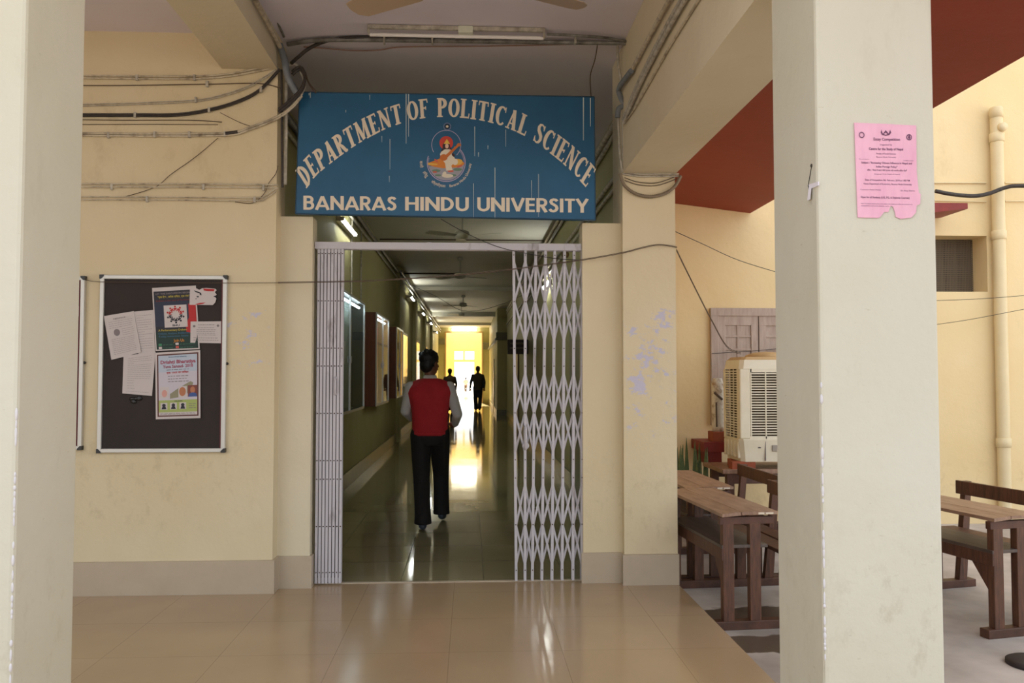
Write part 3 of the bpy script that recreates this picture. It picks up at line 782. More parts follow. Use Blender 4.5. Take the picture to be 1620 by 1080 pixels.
ep('reeds', mat('emblem_green', (98, 128, 108), .6), [el(690, 270, 7, 2.2), el(724, 268, 7, 2.4), el(716, 277, 6, 1.8), el(693, 277, 5, 1.5)], .0021)
ep('halo', mat('emblem_red', (196, 62, 48), .6), [el(706, 226, 10.8, 10.8)], .0024)
ep('orange_robe', mat('emblem_orange', (206, 124, 44), .6), [[(677, 258), (690, 253), (697, 250), (708, 256), (716, 250), (727, 252), (735, 258), (733, 261), (720, 265), (700, 266), (688, 264), (678, 261)]], .0026)
ep('wings', mat('emblem_ochre', (214, 168, 70), .6), [[(677, 257), (692, 259), (692, 261), (677, 261)], el(724, 256, 8, 5)], .0029)
ep('lotus', mat('emblem_rose', (196, 92, 74), .6), [el(713, 270.5, 5, 1.8), el(688, 272, 3.5, 1.4), el(727, 263, 5, 1.5, rot=-.3), el(690, 254, 4, 1.4, rot=.8)], .0033)
ep('hair', mat('emblem_dark', (58, 34, 38), .6), [el(706, 231, 6, 6.5), [(701, 232), (697, 241), (702, 240)], [(712, 232), (716, 238), (711, 239)], el(717, 245, 2, 3.4, rot=-.6)], .0031)
ep('white_sari', mat('emblem_cream', (216, 206, 186), .6), [[(698, 240), (704, 236), (711, 236), (716, 242), (720, 252), (718, 258), (714, 262), (716, 269), (706, 270), (704, 258), (698, 250), (696, 244)], el(720, 256, 4.5, 5), el(708, 278, 9, 3), el(703, 275, 3, 4, rot=.5), [(714, 243), (721, 236), (722, 232), (719, 232)]], .0036)
ep('face', mat('emblem_skin', (226, 186, 160), .6), [el(707, 231, 2.8, 3.8), el(713, 239, 2, 3, rot=-.8)], .0044)
ep('crown', mat('emblem_gold', (222, 178, 70), .6), [[(702, 227.5), (707, 219.5), (712, 227.5)]], .0046)
ep('lute', mat('emblem_lute', (188, 104, 38), .6), [el(702, 249, 6, 5.2), [(704, 246), (722, 230), (726, 226), (728, 228), (724, 233), (707, 250)], el(726, 229, 3.4, 2.6)], .0048)
ep('star', mat('emblem_black', (30, 34, 46), .6), [el(707.5, 200, 3.9, 3.9)], .0024)
ep('star_core', M_letter, [el(707.5, 200, 2.0, 2.0)], .0034)
mb = MB()
def circ(r, a0, a1, hh): return lambda t, y: sgn(706 + (r - y * hh) * math.cos(math.radians(a0 + (a1 - a0) * t)), 257 + (r - y * hh) * math.sin(math.radians(a0 + (a1 - a0) * t)), .0024)
write(mb, 'Banaras Hindu University', circ(39.5, 82, 2, 4.2), .006)
write(mb, 'विश्वविद्यालय', circ(39.5, 128, 92, 4.0), .004)
write(mb, 'हिन्दू', circ(40, 158, 142, 4.4), .004)
write(mb, 'काशी', circ(42, 184, 168, 4.4), .004)
mb.build('emblem_text', M_letter, E)
# ------------------------------------------------------------------ notice boards
BY = 5.8
def noticeboard(x0, x1, y0, y1, label):
    a = on(x0, y1, Y=BY - .03); c_ = on(x1, y0, Y=BY - .03)
    t = thing('notice_board', label, 'notice board', ((a.x + c_.x) / 2, BY - .02, a.z))
    X0, X1, Z0, Z1 = a.x, c_.x, a.z, c_.z; fw = 0.026
    MB().box(X0 + .01, X1 - .01, BY - .018, BY - .002, Z0 + .01, Z1 - .01).build('panel', M_felt, t)
    for (q0, q1, r0, r1) in ((X0, X1, Z0, Z0 + fw), (X0, X1, Z1 - fw, Z1), (X0, X0 + fw, Z0, Z1), (X1 - fw, X1, Z0, Z1)):
        MB().bbox(q0, q1, BY - .032, BY - .001, r0, r1, .004).build('frame_rail', M_alub, t)
    MB().box(X1 - fw - .010, X1 - fw, BY - .026, BY - .018, Z0 + fw, Z1 - fw).build('gasket', M_maroon, t)
    for (cx, cz) in ((X0, Z0), (X1, Z0), (X0, Z1), (X1, Z1)):
        sx = 1 if cx == X0 else -1; sz = 1 if cz == Z0 else -1
        MB().prism([(cx - sx * .003, BY - .036, cz - sz * .003), (cx + sx * .026, BY - .036, cz - sz * .003), (cx + sx * .026, BY - .036, cz + sz * .008), (cx + sx * .008, BY - .036, cz + sz * .026), (cx - sx * .003, BY - .036, cz + sz * .026)], (0, .034, 0)).build('corner_cap', M_black, t)
    MB().lathe([(.008, -.012), (.01, 0)], (X1 + .004, BY - .012, (Z0 + Z1) / 2), 10, 'y').build('lock', M_black, t)
    return t
noticeboard(153, 359, 436, 716, 'black notice board in aluminium frame with pinned papers on the cream wall')
noticeboard(-60, 134, 437, 712, 'black notice board partly hidden behind the left pillar')
PY = BY - .0185
s = Sheet('notice_sheet', [(211, 493), (243, 490), (246, 560), (220, 562)], PY, M_paper, 'white typed sheet tucked between tilted sheet and dark poster', 'notice')
s.lines('print', M_ink, .15, .9, .1, .9, 16, .006, 3); s.done()
s = Sheet('notice_sheet', [(196, 563), (246.5, 556), (241, 626), (194, 622)], PY - .002, M_paper, 'white typed sheet hanging lowest below the tilted sheets', 'notice')
s.lines('print', M_ink, .15, .9, .08, .6, 12, .006, 5); s.lines('print', M_ink, .15, .4, .65, .85, 4, .006, 6); s.lines('print', M_ink, .12, .9, .93, .95, 1, .006, 8); s.done()
s = Sheet('notice_sheet', [(165, 500), (212, 492), (224, 557), (177, 569)], PY - .005, M_paper, 'white typed sheet tilted left on the notice board', 'notice', curl=.008)
s.text('heading', M_ink, 'NOTICE', .3, .7, .12, .03, .01); s.disc('seal', M_ink, .33, .42, .10, .8); s.lines('print', M_ink, .12, .9, .16, .3, 4, .006, 4); s.lines('print', M_ink, .5, .9, .36, .5, 4, .006, 4); s.lines('print', M_ink, .12, .88, .56, .9, 9, .006, 7)
s.done()
# dark poster
M_pk = mat('poster_black', (34, 32, 44), .6); M_pr = mat('poster_red', (176, 30, 30), .6); M_py = mat('poster_yellow', (176, 160, 62), .6); M_po = mat('poster_orange', (196, 128, 40), .6)
M_pg = mat('poster_green', (20, 48, 42), .6); M_pb = mat('poster_blue', (56, 100, 132), .6); M_pn = mat('poster_navy', (34, 40, 62), .6)
s = Sheet('debate_poster', [(241, 455.5), (310, 451.5), (316.5, 552), (246.5, 555)], PY - .003, M_paper, 'dark poster with ring of figures logo and coloured lines on the board', 'poster')
s.rect('dark_ground', M_pk, .03, .97, .06, .98, .0006); s.rect('blue_ground', M_pn, .03, .8, .22, .62, .001); s.rect('green_ground', M_pg, .03, .97, .70, .98, .001)
s.poly('red_band', M_pr, [(.80, .28), (.97, .28), (.97, .66), (.86, .74), (.72, .72), (.72, .6), (.80, .5)], .0014)
s.rect('logo_square', M_paper, .24, .76, .29, .64, .0018)
for k in range(10):
    a = 2 * PI * k / 10 + .3; m_ = M_pr if 5 <= k % 10 <= 9 else M_pk
    nm = 'red_figures' if m_ is M_pr else 'black_figures'
    s.disc(nm, m_, .5 + .185 * math.cos(a), .44 + .125 * math.sin(a), .024, .68, .0024, 8)
    for q in (-.25, .25):
        s.poly(nm, m_, [(.5 + .155 * math.cos(a), .44 + .105 * math.sin(a)), (.5 + .16 * math.cos(a + q), .44 + .11 * math.sin(a + q)), (.5 + .075 * math.cos(a + q * 1.2), .44 + .05 * math.sin(a + q * 1.2)), (.5 + .125 * math.cos(a), .44 + .085 * math.sin(a))], .0026)
s.text('logo_letters', M_pk, 'BHU', .42, .58, .625, .03, .03, .0026)
s.text('white_line', M_ink, 'LET THE DISCUSSION BEGIN', .07, .86, .115, .026, .02)
s.text('yellow_lines', M_py, '"एक देश , अनेक विचार, एक मंच"', .12, .84, .17, .03, .02)
s.text('red_lines', mat('poster_dull_red', (126, 44, 40), .6), "Debate is the soul of Parliament", .08, .88, .225, .024, .01)
s.text('yellow_lines', M_py, 'A Parliamentary Debate', .09, .74, .695, .03, .02)
s.text('blue_lines', M_pb, 'Debate, Analyse, Deliberate', .09, .80, .745, .026, .01); s.text('blue_lines', M_pb, 'Today, tomorrow, future', .09, .76, .79, .026, .01)
s.text('join_line', M_po, 'Join Us', .42, .66, .87, .045, .02)
for (u, v, m_, nm) in ((.08, .905, mat('icon_green', (60, 130, 90), .6), 'green_icon'), (.46, .90, M_paper, 'white_icon'), (.46, .95, mat('icon_red', (190, 80, 70), .6), 'red_icon'), (.08, .955, M_paper, 'white_icon')):
    s.rect(nm, m_, u, u + .07, v - .015, v + .02, .002)
s.lines('contact_lines', mat('poster_dim_green', (44, 96, 74), .6), .18, .42, .905, .955, 2, .01, 3); s.lines('contact_lines', mat('poster_dim_green', (44, 96, 74), .6), .56, .9, .905, .955, 2, .01, 4)
s.done()
# youth parliament poster
s = Sheet('event_poster', [(246, 558), (317, 553.5), (317.5, 661), (247, 663)], PY - .005, M_paper, 'pale blue and green event poster with portraits at the lower middle of the board', 'poster')
s.rect('brown_border', mat('poster_brown', (92, 48, 44), .6), .04, .96, .03, .965, .0006)
M_bl = mat('poster_sky', (176, 186, 200), .6); M_gr = mat('poster_grass', (160, 172, 98), .6); M_lil = mat('poster_lilac', (194, 186, 196), .6)
s.rect('sky_ground', M_bl, .07, .93, .05, .3, .001); s.rect('lilac_ground', M_lil, .07, .93, .3, .72, .001); s.rect('green_ground', M_gr, .07, .93, .72, .90, .001); s.rect('foot_ground', M_paper, .07, .93, .90, .945, .001)
M_cr = mat('poster_crimson', (160, 60, 84), .6)
s.text('top_line', M_pb, 'Banaras Hindu University', .3, .7, .085, .018, .01)
s.text('title', M_cr, 'Drishti Bharatiya', .12, .9, .175, .05, .03); s.text('title', M_cr, 'Yuva Sansad- 2018', .17, .84, .24, .045, .02)
s.text('sub_line', M_pr, 'एक भारत का विचार', .25, .74, .325, .028, .02)
s.lines('small_print', M_ink, .25, .75, .265, .27, 1, .008, 2); s.lines('small_print', M_inkd, .28, .74, .36, .44, 3, .01, 8)
s.poly('building_drawing', mat('poster_building', (140, 134, 108), .6), [(.32, .63), (.50, .55), (.78, .45), (.84, .47), (.80, .60), (.55, .68), (.32, .70)], .0014)
s.rect('left_portrait', M_paper, .10, .30, .52, .69, .0018); s.disc('left_face', mat('portrait_pink', (206, 150, 140), .6), .20, .62, .06, .9, .0026)
s.rect('middle_portrait', M_paper, .51, .70, .52, .69, .0018); s.disc('middle_face', mat('portrait_tan', (176, 112, 76), .6), .60, .60, .075, .9, .0026)
s.rect('right_portrait', mat('portrait_ground', (120, 60, 50), .6), .72, .93, .51, .68, .0018); s.poly('right_shoulders', mat('portrait_blue', (58, 82, 140), .6), [(.73, .68), (.76, .63), (.83, .615), (.91, .63), (.93, .68)], .0028); s.disc('right_face', mat('portrait_tan', (176, 112, 76), .6), .83, .58, .055, .9, .0028)
for (u, nm) in ((.11, 'seal_picture'), (.32, 'certificate_picture'), (.53, 'bust_picture')):
    s.rect(nm, M_paper, u, u + .15, .76, .86, .0018); s.disc('portrait_head#%s' % nm, M_pk, u + .075, .795, .04, .6, .0026); s.poly('portrait_bust#%s' % nm, M_pk, [(u + .02, .855), (u + .04, .815), (u + .11, .815), (u + .13, .855)], .0026)
s.text('speaker_word', M_pk, 'SPEAKERS', .42, .60, .745, .014, .02)
s.lines('foot_print', M_ink, .1, .9, .915, .93, 2, .006, 5); s.lines('small_print', M_ink, .74, .9, .78, .84, 3, .008, 5)
s.done()
out = [(0, .05), (.25, .02), (.35, .10), (.45, .02), (.6, 0), (.95, .06), (1, .14), (.93, .25), (1, .4), (.92, .5), (.99, .62), (.95, .85), (.86, 1), (.4, .98), (0, .97)]
s = Sheet('torn_notice', [(301, 456), (343, 455), (343, 482.5), (300, 483)], PY - .006, M_paper, 'torn scrap of paper with red traces at the top right of the board', 'notice', outline=out)
s.poly('red_trace', M_pr, [(.5, .03), (.93, .08), (.9, .2), (.68, .19), (.52, .15)]); s.poly('red_trace', M_pr, [(.2, .94), (.4, .86), (.6, .84), (.5, .92), (.3, .97)])
s.poly('black_trace', M_pk, [(.15, .12), (.3, .2), (.42, .28), (.44, .42), (.38, .4), (.36, .3), (.22, .24)]); s.disc('black_trace#2', M_pk, .3, .5, .05, .7); s.disc('black_trace#3', M_pk, .24, .62, .03, .7); s.disc('black_trace#4', M_pk, .93, .5, .04, .7); s.done()
s = Sheet('notice_card', [(302, 508.5), (350, 508), (350, 543), (301.5, 542)], PY - .006, M_paper, 'small white landscape card overlapping the dark poster edge', 'notice', curl=.003)
s.disc('seal', M_ink, .12, .22, .045, 1.2); s.disc('seal', M_ink, .9, .2, .045, 1.2); s.lines('print', M_ink, .25, .78, .15, .28, 2, .02, 3); s.lines('print', M_ink, .2, .82, .38, .62, 4, .02, 5); s.lines('print', M_ink, .1, .92, .75, .86, 2, .02, 6); s.done()
s = Sheet('notice_sheet', [(100, 480), (126, 484), (126, 500), (100, 506)], PY, M_paper, 'white sheet edge pinned on the board behind the left pillar', 'notice'); s.done()
a = on(215, 633, Y=PY); 
b = MB(); 
for k in range(7): b.ell(a + Vector((random.uniform(-.035, .035), -.004, random.uniform(-.02, .02))), (.02, .006, .012), 8, 6)
tag(b.build('tape_residue', mat('sticky_black', (16, 14, 14), .3)), 'glossy black sticky smear low on the board below the typed sheets', 'smear')

# pink notice on the pillar
PX = 2.55
rnd = [(0, 0), (.5, .008), (1, .02), (1.0, .5), (1.03, .72), (1.06, .74), (1.05, .84), (.99, .86), (.98, .93), (.9, .985), (.72, 1), (.64, .98), (.63, .93), (.6, .875), (.56, .865), (.52, .93), (.45, .93), (.40, .97), (.36, .995), (0, .995), (-.0, .5)]
s = Sheet('pink_notice', [(1350.5, 194.5), (1448.5, 196), (1450, 347), (1356, 345)], PX - .001, M_pink, 'pink essay competition notice with torn bottom edge on the right pillar', 'poster', curl=.002, outline=rnd)
T_ = lambda body, u0, u1, v, h, bold=0.0: s.text('print', M_inkp, body, u0, u1, v, h, bold, .0014)
T_('Essay Competition', .30, .73, .185, .030, .012); T_('Organized by', .40, .60, .235, .016)
T_('Centre for the Study of Nepal', .22, .78, .285, .025, .02); T_('Faculty of Social Sciences', .34, .66, .33, .016, .01); T_('Banaras Hindu University', .34, .66, .364, .014)
T_('We are invited to', .05, .22, .388, .010); T_('cordially invited', .78, .94, .395, .010)
T_('Subject : "Increasing Chinese Influence in Nepal and', .09, .92, .428, .019, .02); T_('Indian Foreign Policy"', .33, .68, .468, .019, .02)
T_('विषय : "नेपाल में बढ़ता चीनी प्रभाव और भारतीय विदेश नीति"', .18, .84, .505, .015, .01); T_('(Language: Hindi, English & Nepali)', .30, .72, .542, .012)
T_('Date of Competition 8th February, 2018 at 1:00 P.M', .14, .88, .608, .018, .015); T_('Venue: Department of Economics, Banaras Hindu University', .11, .91, .648, .017, .01)
T_('Convener: Madan Mohan', .06, .40, .708, .013); T_('Dr. Anup Sharma', .73, .96, .712, .013); T_('Open for all Students (UG, PG, & Diploma Courses)', .06, .87, .79, .020, .015)
T_('Note : Participants should submit their essays in the department office one day before the', .06, .92, .853, .011); T_('competition and carry identity cards', .06, .53, .876, .011)
for (u, v) in ((.11, .13), (.88, .145)):
    n = 16; mb = s.mb('round_seal#%g' % u, M_inkp)
    mb.add([s.at(u + rr * math.cos(2 * PI * k / n), v + rr * .72 * math.sin(2 * PI * k / n), .0014) for k in range(n) for rr in (.032, .045)], [(2 * k, 2 * k + 1, (2 * k + 3) % (2 * n), (2 * k + 2) % (2 * n)) for k in range(n)])
s.poly('crest#1', M_inkp, [(.86, .15), (.88, .11), (.90, .15), (.88, .17)], .0016)
s.poly('crest#2', M_inkp, [(.45, .12), (.5, .075), (.56, .12), (.53, .115), (.5, .10), (.47, .115)], .0016); s.poly('crest#3', M_inkp, [(.43, .07), (.45, .11), (.5, .125), (.55, .11), (.57, .07), (.59, .10), (.56, .125), (.5, .135), (.44, .125), (.42, .10)], .0016)
s.done()
s = Sheet('tape_scrap', [(1281, 292), (1296, 287), (1297, 293), (1283, 299)], None, M_paper2, 'scrap of white tape stuck high on the side of the right pillar', 'tape', X=1.0995, curl=.002)
s.c = s.c; s.poly('tape_tail', M_paper2, [(-.0, .6), (.25, .9), (-.1, 3.2), (-.45, 3.0)], .002); s.done()
a = on(1284, 262, X=1.099)
tag(MB().ell(a, (.004, .006, .006), 10, 8).tube([a, a + Vector((-.004, .02, -.06)), a + Vector((-.003, .01, -.11))], .0012, 5).build('nail', M_cable), 'nail with thin thread above the tape on the right pillar', 'nail')

# ------------------------------------------------------------------ cables and conduits
def smooth(pts, n=6):
    P = [Vector(p) for p in pts]; out = []
    for i in range(len(P) - 1):
        p0 = P[max(0, i - 1)]; p1 = P[i]; p2 = P[i + 1]; p3 = P[min(len(P) - 1, i + 2)]
        for k in range(n):
            t = k / n
            out.append(0.5 * ((2 * p1) + (p2 - p0) * t + (2 * p0 - 5 * p1 + 4 * p2 - p3) * t * t + (3 * p1 - p0 - 3 * p2 + p3) * t ** 3))
    out.append(P[-1]); return out
def cable(name, pts, r, m, label, cat='cable', clips=None, strands=1, group=None, n=7, spread=None):
    P = smooth(pts); mb = MB()
    if strands == 1: mb.tube(P, r, n)
    else:
        for k in range(strands):
            off = Vector((0, 0, (k - (strands - 1) / 2) * (spread or r * 1.9)))
            mb.tube([p + off + Vector((0, random.uniform(-.001, .001), 0)) for p in P], r, n)
    o = tag(mb.build(name, m), label, cat, group)
    if clips:
        for c_ in clips:
            MB().bbox(c_.x - .008, c_.x + .008, c_.y - .012, c_.y + .008, c_.z - .02, c_.z + .02, .004).build('clip', M_pvc, o)
    return o
def wl(L, Y=BY - .014): return [on(x, y, Y=Y) for (x, y) in L]
def cl(L): return [on(x, y, Y=BY - .012) for (x, y) in L]
cable('wall_conduit', wl([(100, 121), (215, 122.5), (312, 122.5), (360, 119), (405, 111), (440, 104)]), .006, M_pipe, 'topmost twin cable run on the cream wall above the notice board', 'cable', cl([(217, 123), (308, 123)]), 2, spread=.018)
cable('wall_wire', wl([(100, 135), (200, 135), (330, 133), (410, 132), (446, 140)]), .0035, M_brownw, 'thin straight wire just below the topmost cable run', 'cable', cl([(328, 133)]))
cable('wall_wire', wl([(100, 167), (200, 164.5), (300, 160), (345, 153), (395, 136), (441, 108)]), .0035, M_pvc, 'faint pale wire rising to the right between upper cable runs', 'cable', cl([(310, 158)]), 2, spread=.012)
cable('wall_cable', wl([(100, 182), (215, 182), (280, 181.5), (330, 174), (375, 161), (410, 143), (442, 110)]), .007, M_cable, 'dark cable bundle curving up across the upper left wall', 'cable', cl([(214, 182), (331, 174), (413, 142)]), 2, spread=.012)
cable('wall_wire', wl([(100, 189), (200, 190), (300, 190), (351, 193)]), .003, M_brownw, 'short loose wire ending below the dark cable bundle', 'cable')
cable('wall_wire', wl([(100, 197), (230, 196.5), (345, 197)]), .002, M_brownw, 'lowest hairline wire between the dark bundle and clipped conduit', 'cable')
cable('wall_conduit', wl([(100, 212), (180, 213), (245, 213.5), (360, 212), (395, 203), (425, 192), (447, 181), (466, 165), (478, 150)]), .0075, M_pipe, 'clipped conduit that bends up towards the sign corner', 'cable', cl([(172, 214), (245, 213), (300, 213), (356, 212)]), 2, spread=.016)
a = wl([(357, 211.5), (376, 209)]); tag(MB().tube(a, .014, 8).build('tape_joint', M_cable), 'black taped joint on the clipped conduit', 'tape')
cable('wall_wire', wl([(345, 218), (322, 238), (300, 255), (270, 276), (245, 296), (195, 312)]), .0025, M_brownw, 'thin wire hanging diagonally down the cream wall', 'cable')
cable('wall_wire', wl([(348, 178), (378, 193), (398, 200)]), .002, M_brownw, 'short loose wire crossing right of the cable clips', 'cable')
cable('wall_conduit', wl([(100, 293), (250, 293.5), (380, 294), (440, 295)]), .006, M_pipe, 'upper of the two lower conduits above the notice board', 'cable', cl([(177, 296), (322, 296), (417, 297)]), 2, spread=.022)
cable('wall_conduit', wl([(100, 313.5), (250, 314), (400, 315), (418, 312), (437, 300)]), .005, M_pipe, 'lower of the two lower conduits above the notice board', 'cable', cl([(233, 315), (403, 316)]), 2, spread=.020)
cable('wall_wire', wl([(440, 262), (436, 275), (425, 290), (418, 306), (400, 321), (372, 319)]), .0025, M_brownw, 'loose wire hanging beside the left corner below the conduits', 'cable')
cable('wall_wire', wl([(135, 437), (148, 445), (240, 446.5), (359, 447.5), (440, 447)], BY - .045), .0022, M_brownw, 'thin wire running over the top edge of the notice boards', 'cable')
# verticals by the wall corner
cable('wall_conduit', [on(445, 110, Y=BY - .012), on(446, 200, Y=BY - .012), on(447, 296, Y=BY - .012)] , .008, M_cable, 'dark vertical pipe down the left wall corner', 'pipe') 
cable('wall_conduit', [on(453, 108, Y=BY + .03), on(452.5, 200, Y=BY + .03), on(451, 292, Y=BY + .03)], .012, M_pvc, 'white vertical pipe beside the sign, with broken lower end', 'pipe', [on(452, 178, Y=BY + .03), on(451.5, 256, Y=BY + .03)])
# grey pipes on the left beam
BX = -1.353 + .03
cable('beam_pipe', [on(388, -30, X=BX), on(420, 30, X=BX), on(443, 74, X=BX)], .016, M_pipe, 'painted pipe along the inner face of the left beam', 'pipe')
cable('beam_pipe', [on(402, -40, X=BX + .01), on(430, 15, X=BX + .01), on(449, 58, X=BX + .01)], .009, M_steel, 'thin steel pipe along the upper edge of the left beam', 'pipe')
cable('grey_bend_pipe', [on(442, 70, Y=5.76), on(450, 95, Y=5.76), on(455, 120, Y=5.76), on(466, 142, Y=5.78), on(474, 154, Y=5.80)], .024, M_grey, 'thick grey bend pipe at the upper left corner of the sign', 'pipe')
cable('black_cable_loop', [on(441, 175, Y=5.76), on(460, 160, Y=5.77), on(478, 140, Y=5.78), on(482, 120, Y=5.79), on(474, 108, Y=5.8), on(462, 116, Y=5.8)], .011, M_cable, 'dark cable tangle looping above the sign corner', 'cable', strands=2, spread=.02)
cable('white_cable_loop', [on(455, 104, Y=5.82), on(468, 102, Y=5.82), on(478, 118, Y=5.82), on(482, 135, Y=5.82), on(476, 150, Y=5.82)], .011, M_pvc, 'frayed pale cable loop above the sign corner', 'cable')
cable('corner_wire', [on(483, 115, Y=5.84), on(489, 132, Y=5.84), on(500, 146, Y=5.84)], .004, M_brownw, 'thin wire dropping from the tangle onto the sign top edge', 'cable', strands=2, spread=.012)
# ceiling run
def ce(L, z=CZ - .02): return [on(x, y, Z=z) for (x, y) in L]
cable('armoured_cable', [on(461, 100, Y=5.80), on(472, 90, Y=5.84), on(490, 76, Y=5.84), on(516, 65, Y=5.82), on(548, 60, Y=5.78), on(600, 59, Y=5.78), on(720, 60, Y=5.78)], .013, M_cable, 'thick black cable arching from the left corner onto the ceiling', 'cable')
o = cable('ceiling_conduit', [on(455, 70, Z=CZ - .03), on(520, 63, Z=CZ - .03), on(700, 64.5, Z=CZ - .03), on(990, 68, Z=CZ - .03)], .016, M_steel, 'long grey conduit crossing the ceiling above the sign', 'pipe')
for px in (608, 684, 910):
    a = on(px, 63, Z=CZ - .03); MB().bbox(a.x - .006, a.x + .006, a.y - .02, a.y + .02, a.z - .03, CZ, .003).build('clip', M_pvc, o)
cable('ceiling_wire', [on(480, 74, Z=CZ - .02), on(520, 77, Z=CZ - .02), on(560, 80, Z=CZ - .02), on(600, 79, Z=CZ - .02), on(640, 74, Z=CZ - .02), on(760, 73, Z=CZ - .02), on(900, 70, Z=CZ - .02), on(960, 68, Z=CZ - .02)], .005, mat('pinkish_wire', (150, 116, 104), .6), 'slack pinkish wire below the ceiling conduit', 'cable')
cable('ceiling_cable', [on(865, 54, Z=CZ - .03), on(910, 56, Z=CZ - .03), on(960, 60, Z=CZ - .03), on(992, 66, Z=CZ - .03)], .010, M_steel, 'peeling cable continuing right from the tube fitting', 'cable')
cable('hanging_wire', [on(945, 72, Z=CZ - .03), on(941, 95, Z=3.70), on(934, 120, Y=5.87), on(935, 152, Y=5.865)], .004, M_brownw, 'brown wire hanging from ceiling conduit to the sign right corner', 'cable')
# tube fitting (unlit)
a = on(582, 45, Z=CZ - .03); c_ = on(863, 47, Z=CZ - .03)
fy = a.y
tf = thing('tube_light', 'unlit fluorescent tube in bare wire holder on the ceiling above the sign', 'light', ((a.x + c_.x) / 2, fy, CZ - .06))
MB().bbox(a.x, c_.x, fy - .012, fy + .012, CZ - .03, CZ - .004, .004).build('batten', M_pvc, tf)
ty = on(700, 57, Z=CZ - .06).y
for xx in (a.x + .005, c_.x - .005):
    MB().tube([(xx, fy, CZ - .02), (xx, fy, CZ - .05), (xx, ty, CZ - .06)], .009, 8).build('holder', M_pvc, tf)
MB().tube([(a.x + .01, ty, CZ - .06), (c_.x - .01, ty, CZ - .06)], .013, 12).build('tube', M_tubeoff, tf)
mx_ = (a.x + c_.x) / 2 + .06
MB().bbox(mx_ - .05, mx_ + .05, fy - .02, fy + .025, CZ - .05, CZ - .004, .006).build('choke_box', mat('choke_cream', (212, 214, 196), .4), tf)
# right beam pipes
RX = 1.10 - .022
cable('beam_pipe', [on(1075, -30, X=RX), on(1040, 35, X=RX), on(1000, 110, X=RX), on(994, 122, X=RX)], .014, M_pipe, 'leftmost painted pipe on the face of the right beam', 'pipe')
cable('beam_pipe', [on(1098, -30, X=RX), on(1050, 55, X=RX), on(1010, 135, X=RX), on(987, 190, X=RX)], .013, M_pvc, 'middle pale pipe pair on the face of the right beam', 'pipe', strands=2, spread=.035)
cable('beam_wire', [on(1118, -20, X=RX + .012), on(1062, 70, X=RX + .012), on(1005, 170, X=RX + .012), on(986, 196, X=RX + .012)], .007, M_pipe, 'lowest thin conduit on the face of the right beam', 'pipe')
cable('grey_elbow_pipe', [on(999, 112, X=RX - .01), on(988, 126, X=RX - .01), on(979, 141, Y=5.86), on(983, 157, Y=5.86), on(988, 166, Y=5.86), on(979, 172, Y=5.86), on(977, 186, Y=5.86)], .019, M_grey, 'bent grey pipe at the end of the right beam', 'pipe')
cable('drop_conduit', [on(977, 68, Y=5.88), on(978, 100, Y=5.88), on(984, 135, Y=5.88)], .010, M_pvc, 'left white drop pipe under the ceiling right corner', 'pipe')
cable('drop_conduit', [on(986, 68, Y=5.88), on(987, 100, Y=5.88), on(990, 135, Y=5.88)], .009, M_pvc, 'right white drop pipe under the ceiling right corner', 'pipe')
cable('drop_conduit', [on(978, 186, Y=5.87), on(979, 215, Y=5.87), on(981, 245, Y=5.87), on(985, 272, Y=5.87)], .009, M_pvc, 'left vertical conduit beside the sign right edge', 'pipe')
cable('drop_conduit', [on(985, 188, Y=5.875), on(986, 220, Y=5.875), on(986, 250, Y=5.875), on(990, 273, Y=5.875)], .008, M_pvc, 'right vertical conduit beside the sign right edge', 'pipe')
PYp = 5.885
cable('pier_conduit', [on(985, 273, Y=PYp), on(1010, 277, Y=PYp), on(1040, 277, Y=PYp), on(1074, 277, Y=PYp)], .007, M_pvc, 'straight white conduit across the top of the pier', 'pipe', strands=2, spread=.016)
cable('pier_wire', [on(988, 283, Y=PYp), on(1010, 290, Y=PYp), on(1040, 291, Y=PYp), on(1072, 280, Y=PYp)], .003, M_brownw, 'thin slack wires under the conduit on the pier', 'cable', strands=2, spread=.02)
P = smooth([on(981, 275, Y=PYp - .01), on(988, 293, Y=PYp - .01), on(1005, 306, Y=PYp - .01), on(1028, 311, Y=PYp - .01), on(1052, 306, Y=PYp - .01), on(1068, 294, Y=PYp - .01), on(1077, 278, Y=PYp - .01)], 16)
tag(MB().tube(P, [.014 if i % 2 else .010 for i in range(len(P))], 8).build('corrugated_hose', mat('hose_grey', (128, 112, 92), .6)), 'corrugated hose hanging in a U across the top of the pier', 'hose')
# wires over the gate
cable('slack_wire', [on(440, 447, Y=5.76), on(500, 446, Y=5.86), on(570, 444.5, Y=5.93), on(640, 441, Y=5.95), on(735, 434, Y=5.95), on(800, 427, Y=5.95), on(862, 419, Y=5.94), on(924, 410.5, Y=5.93), on(986, 399.5, Y=5.88), on(1015, 392, Y=5.87), on(1043, 387, Y=5.87), on(1071, 391, Y=5.87)], .0024, M_brownw, 'slack brown wire strung right across the front of the gate', 'cable', strands=2, spread=.006)
cable('slack_wire', [on(697, 346, Y=5.9), on(740, 370, Y=5.92), on(790, 391, Y=5.93), on(840, 402, Y=5.90), on(880, 409, Y=5.90), on(912, 411, Y=5.90)], .0028, M_cable, 'dark wire dropping from under the sign to the gate top right', 'cable')
cable('courtyard_wire', [on(1068, 366, Y=6.4), on(1110, 385, Y=6.6), on(1170, 412, Y=6.9), on(1248, 436, Y=7.2)], .003, M_cable, 'wire sloping across the courtyard above the shuttered window', 'cable')
cable('courtyard_wire', [on(1070, 395, Y=6.35), on(1092, 440, Y=6.9), on(1125, 505, Y=7.4), on(1150, 548, Y=7.7), on(1172, 559, Y=7.8)], .003, M_brownw, 'double wire hanging down to the cooler top', 'cable', strands=2, spread=.012)
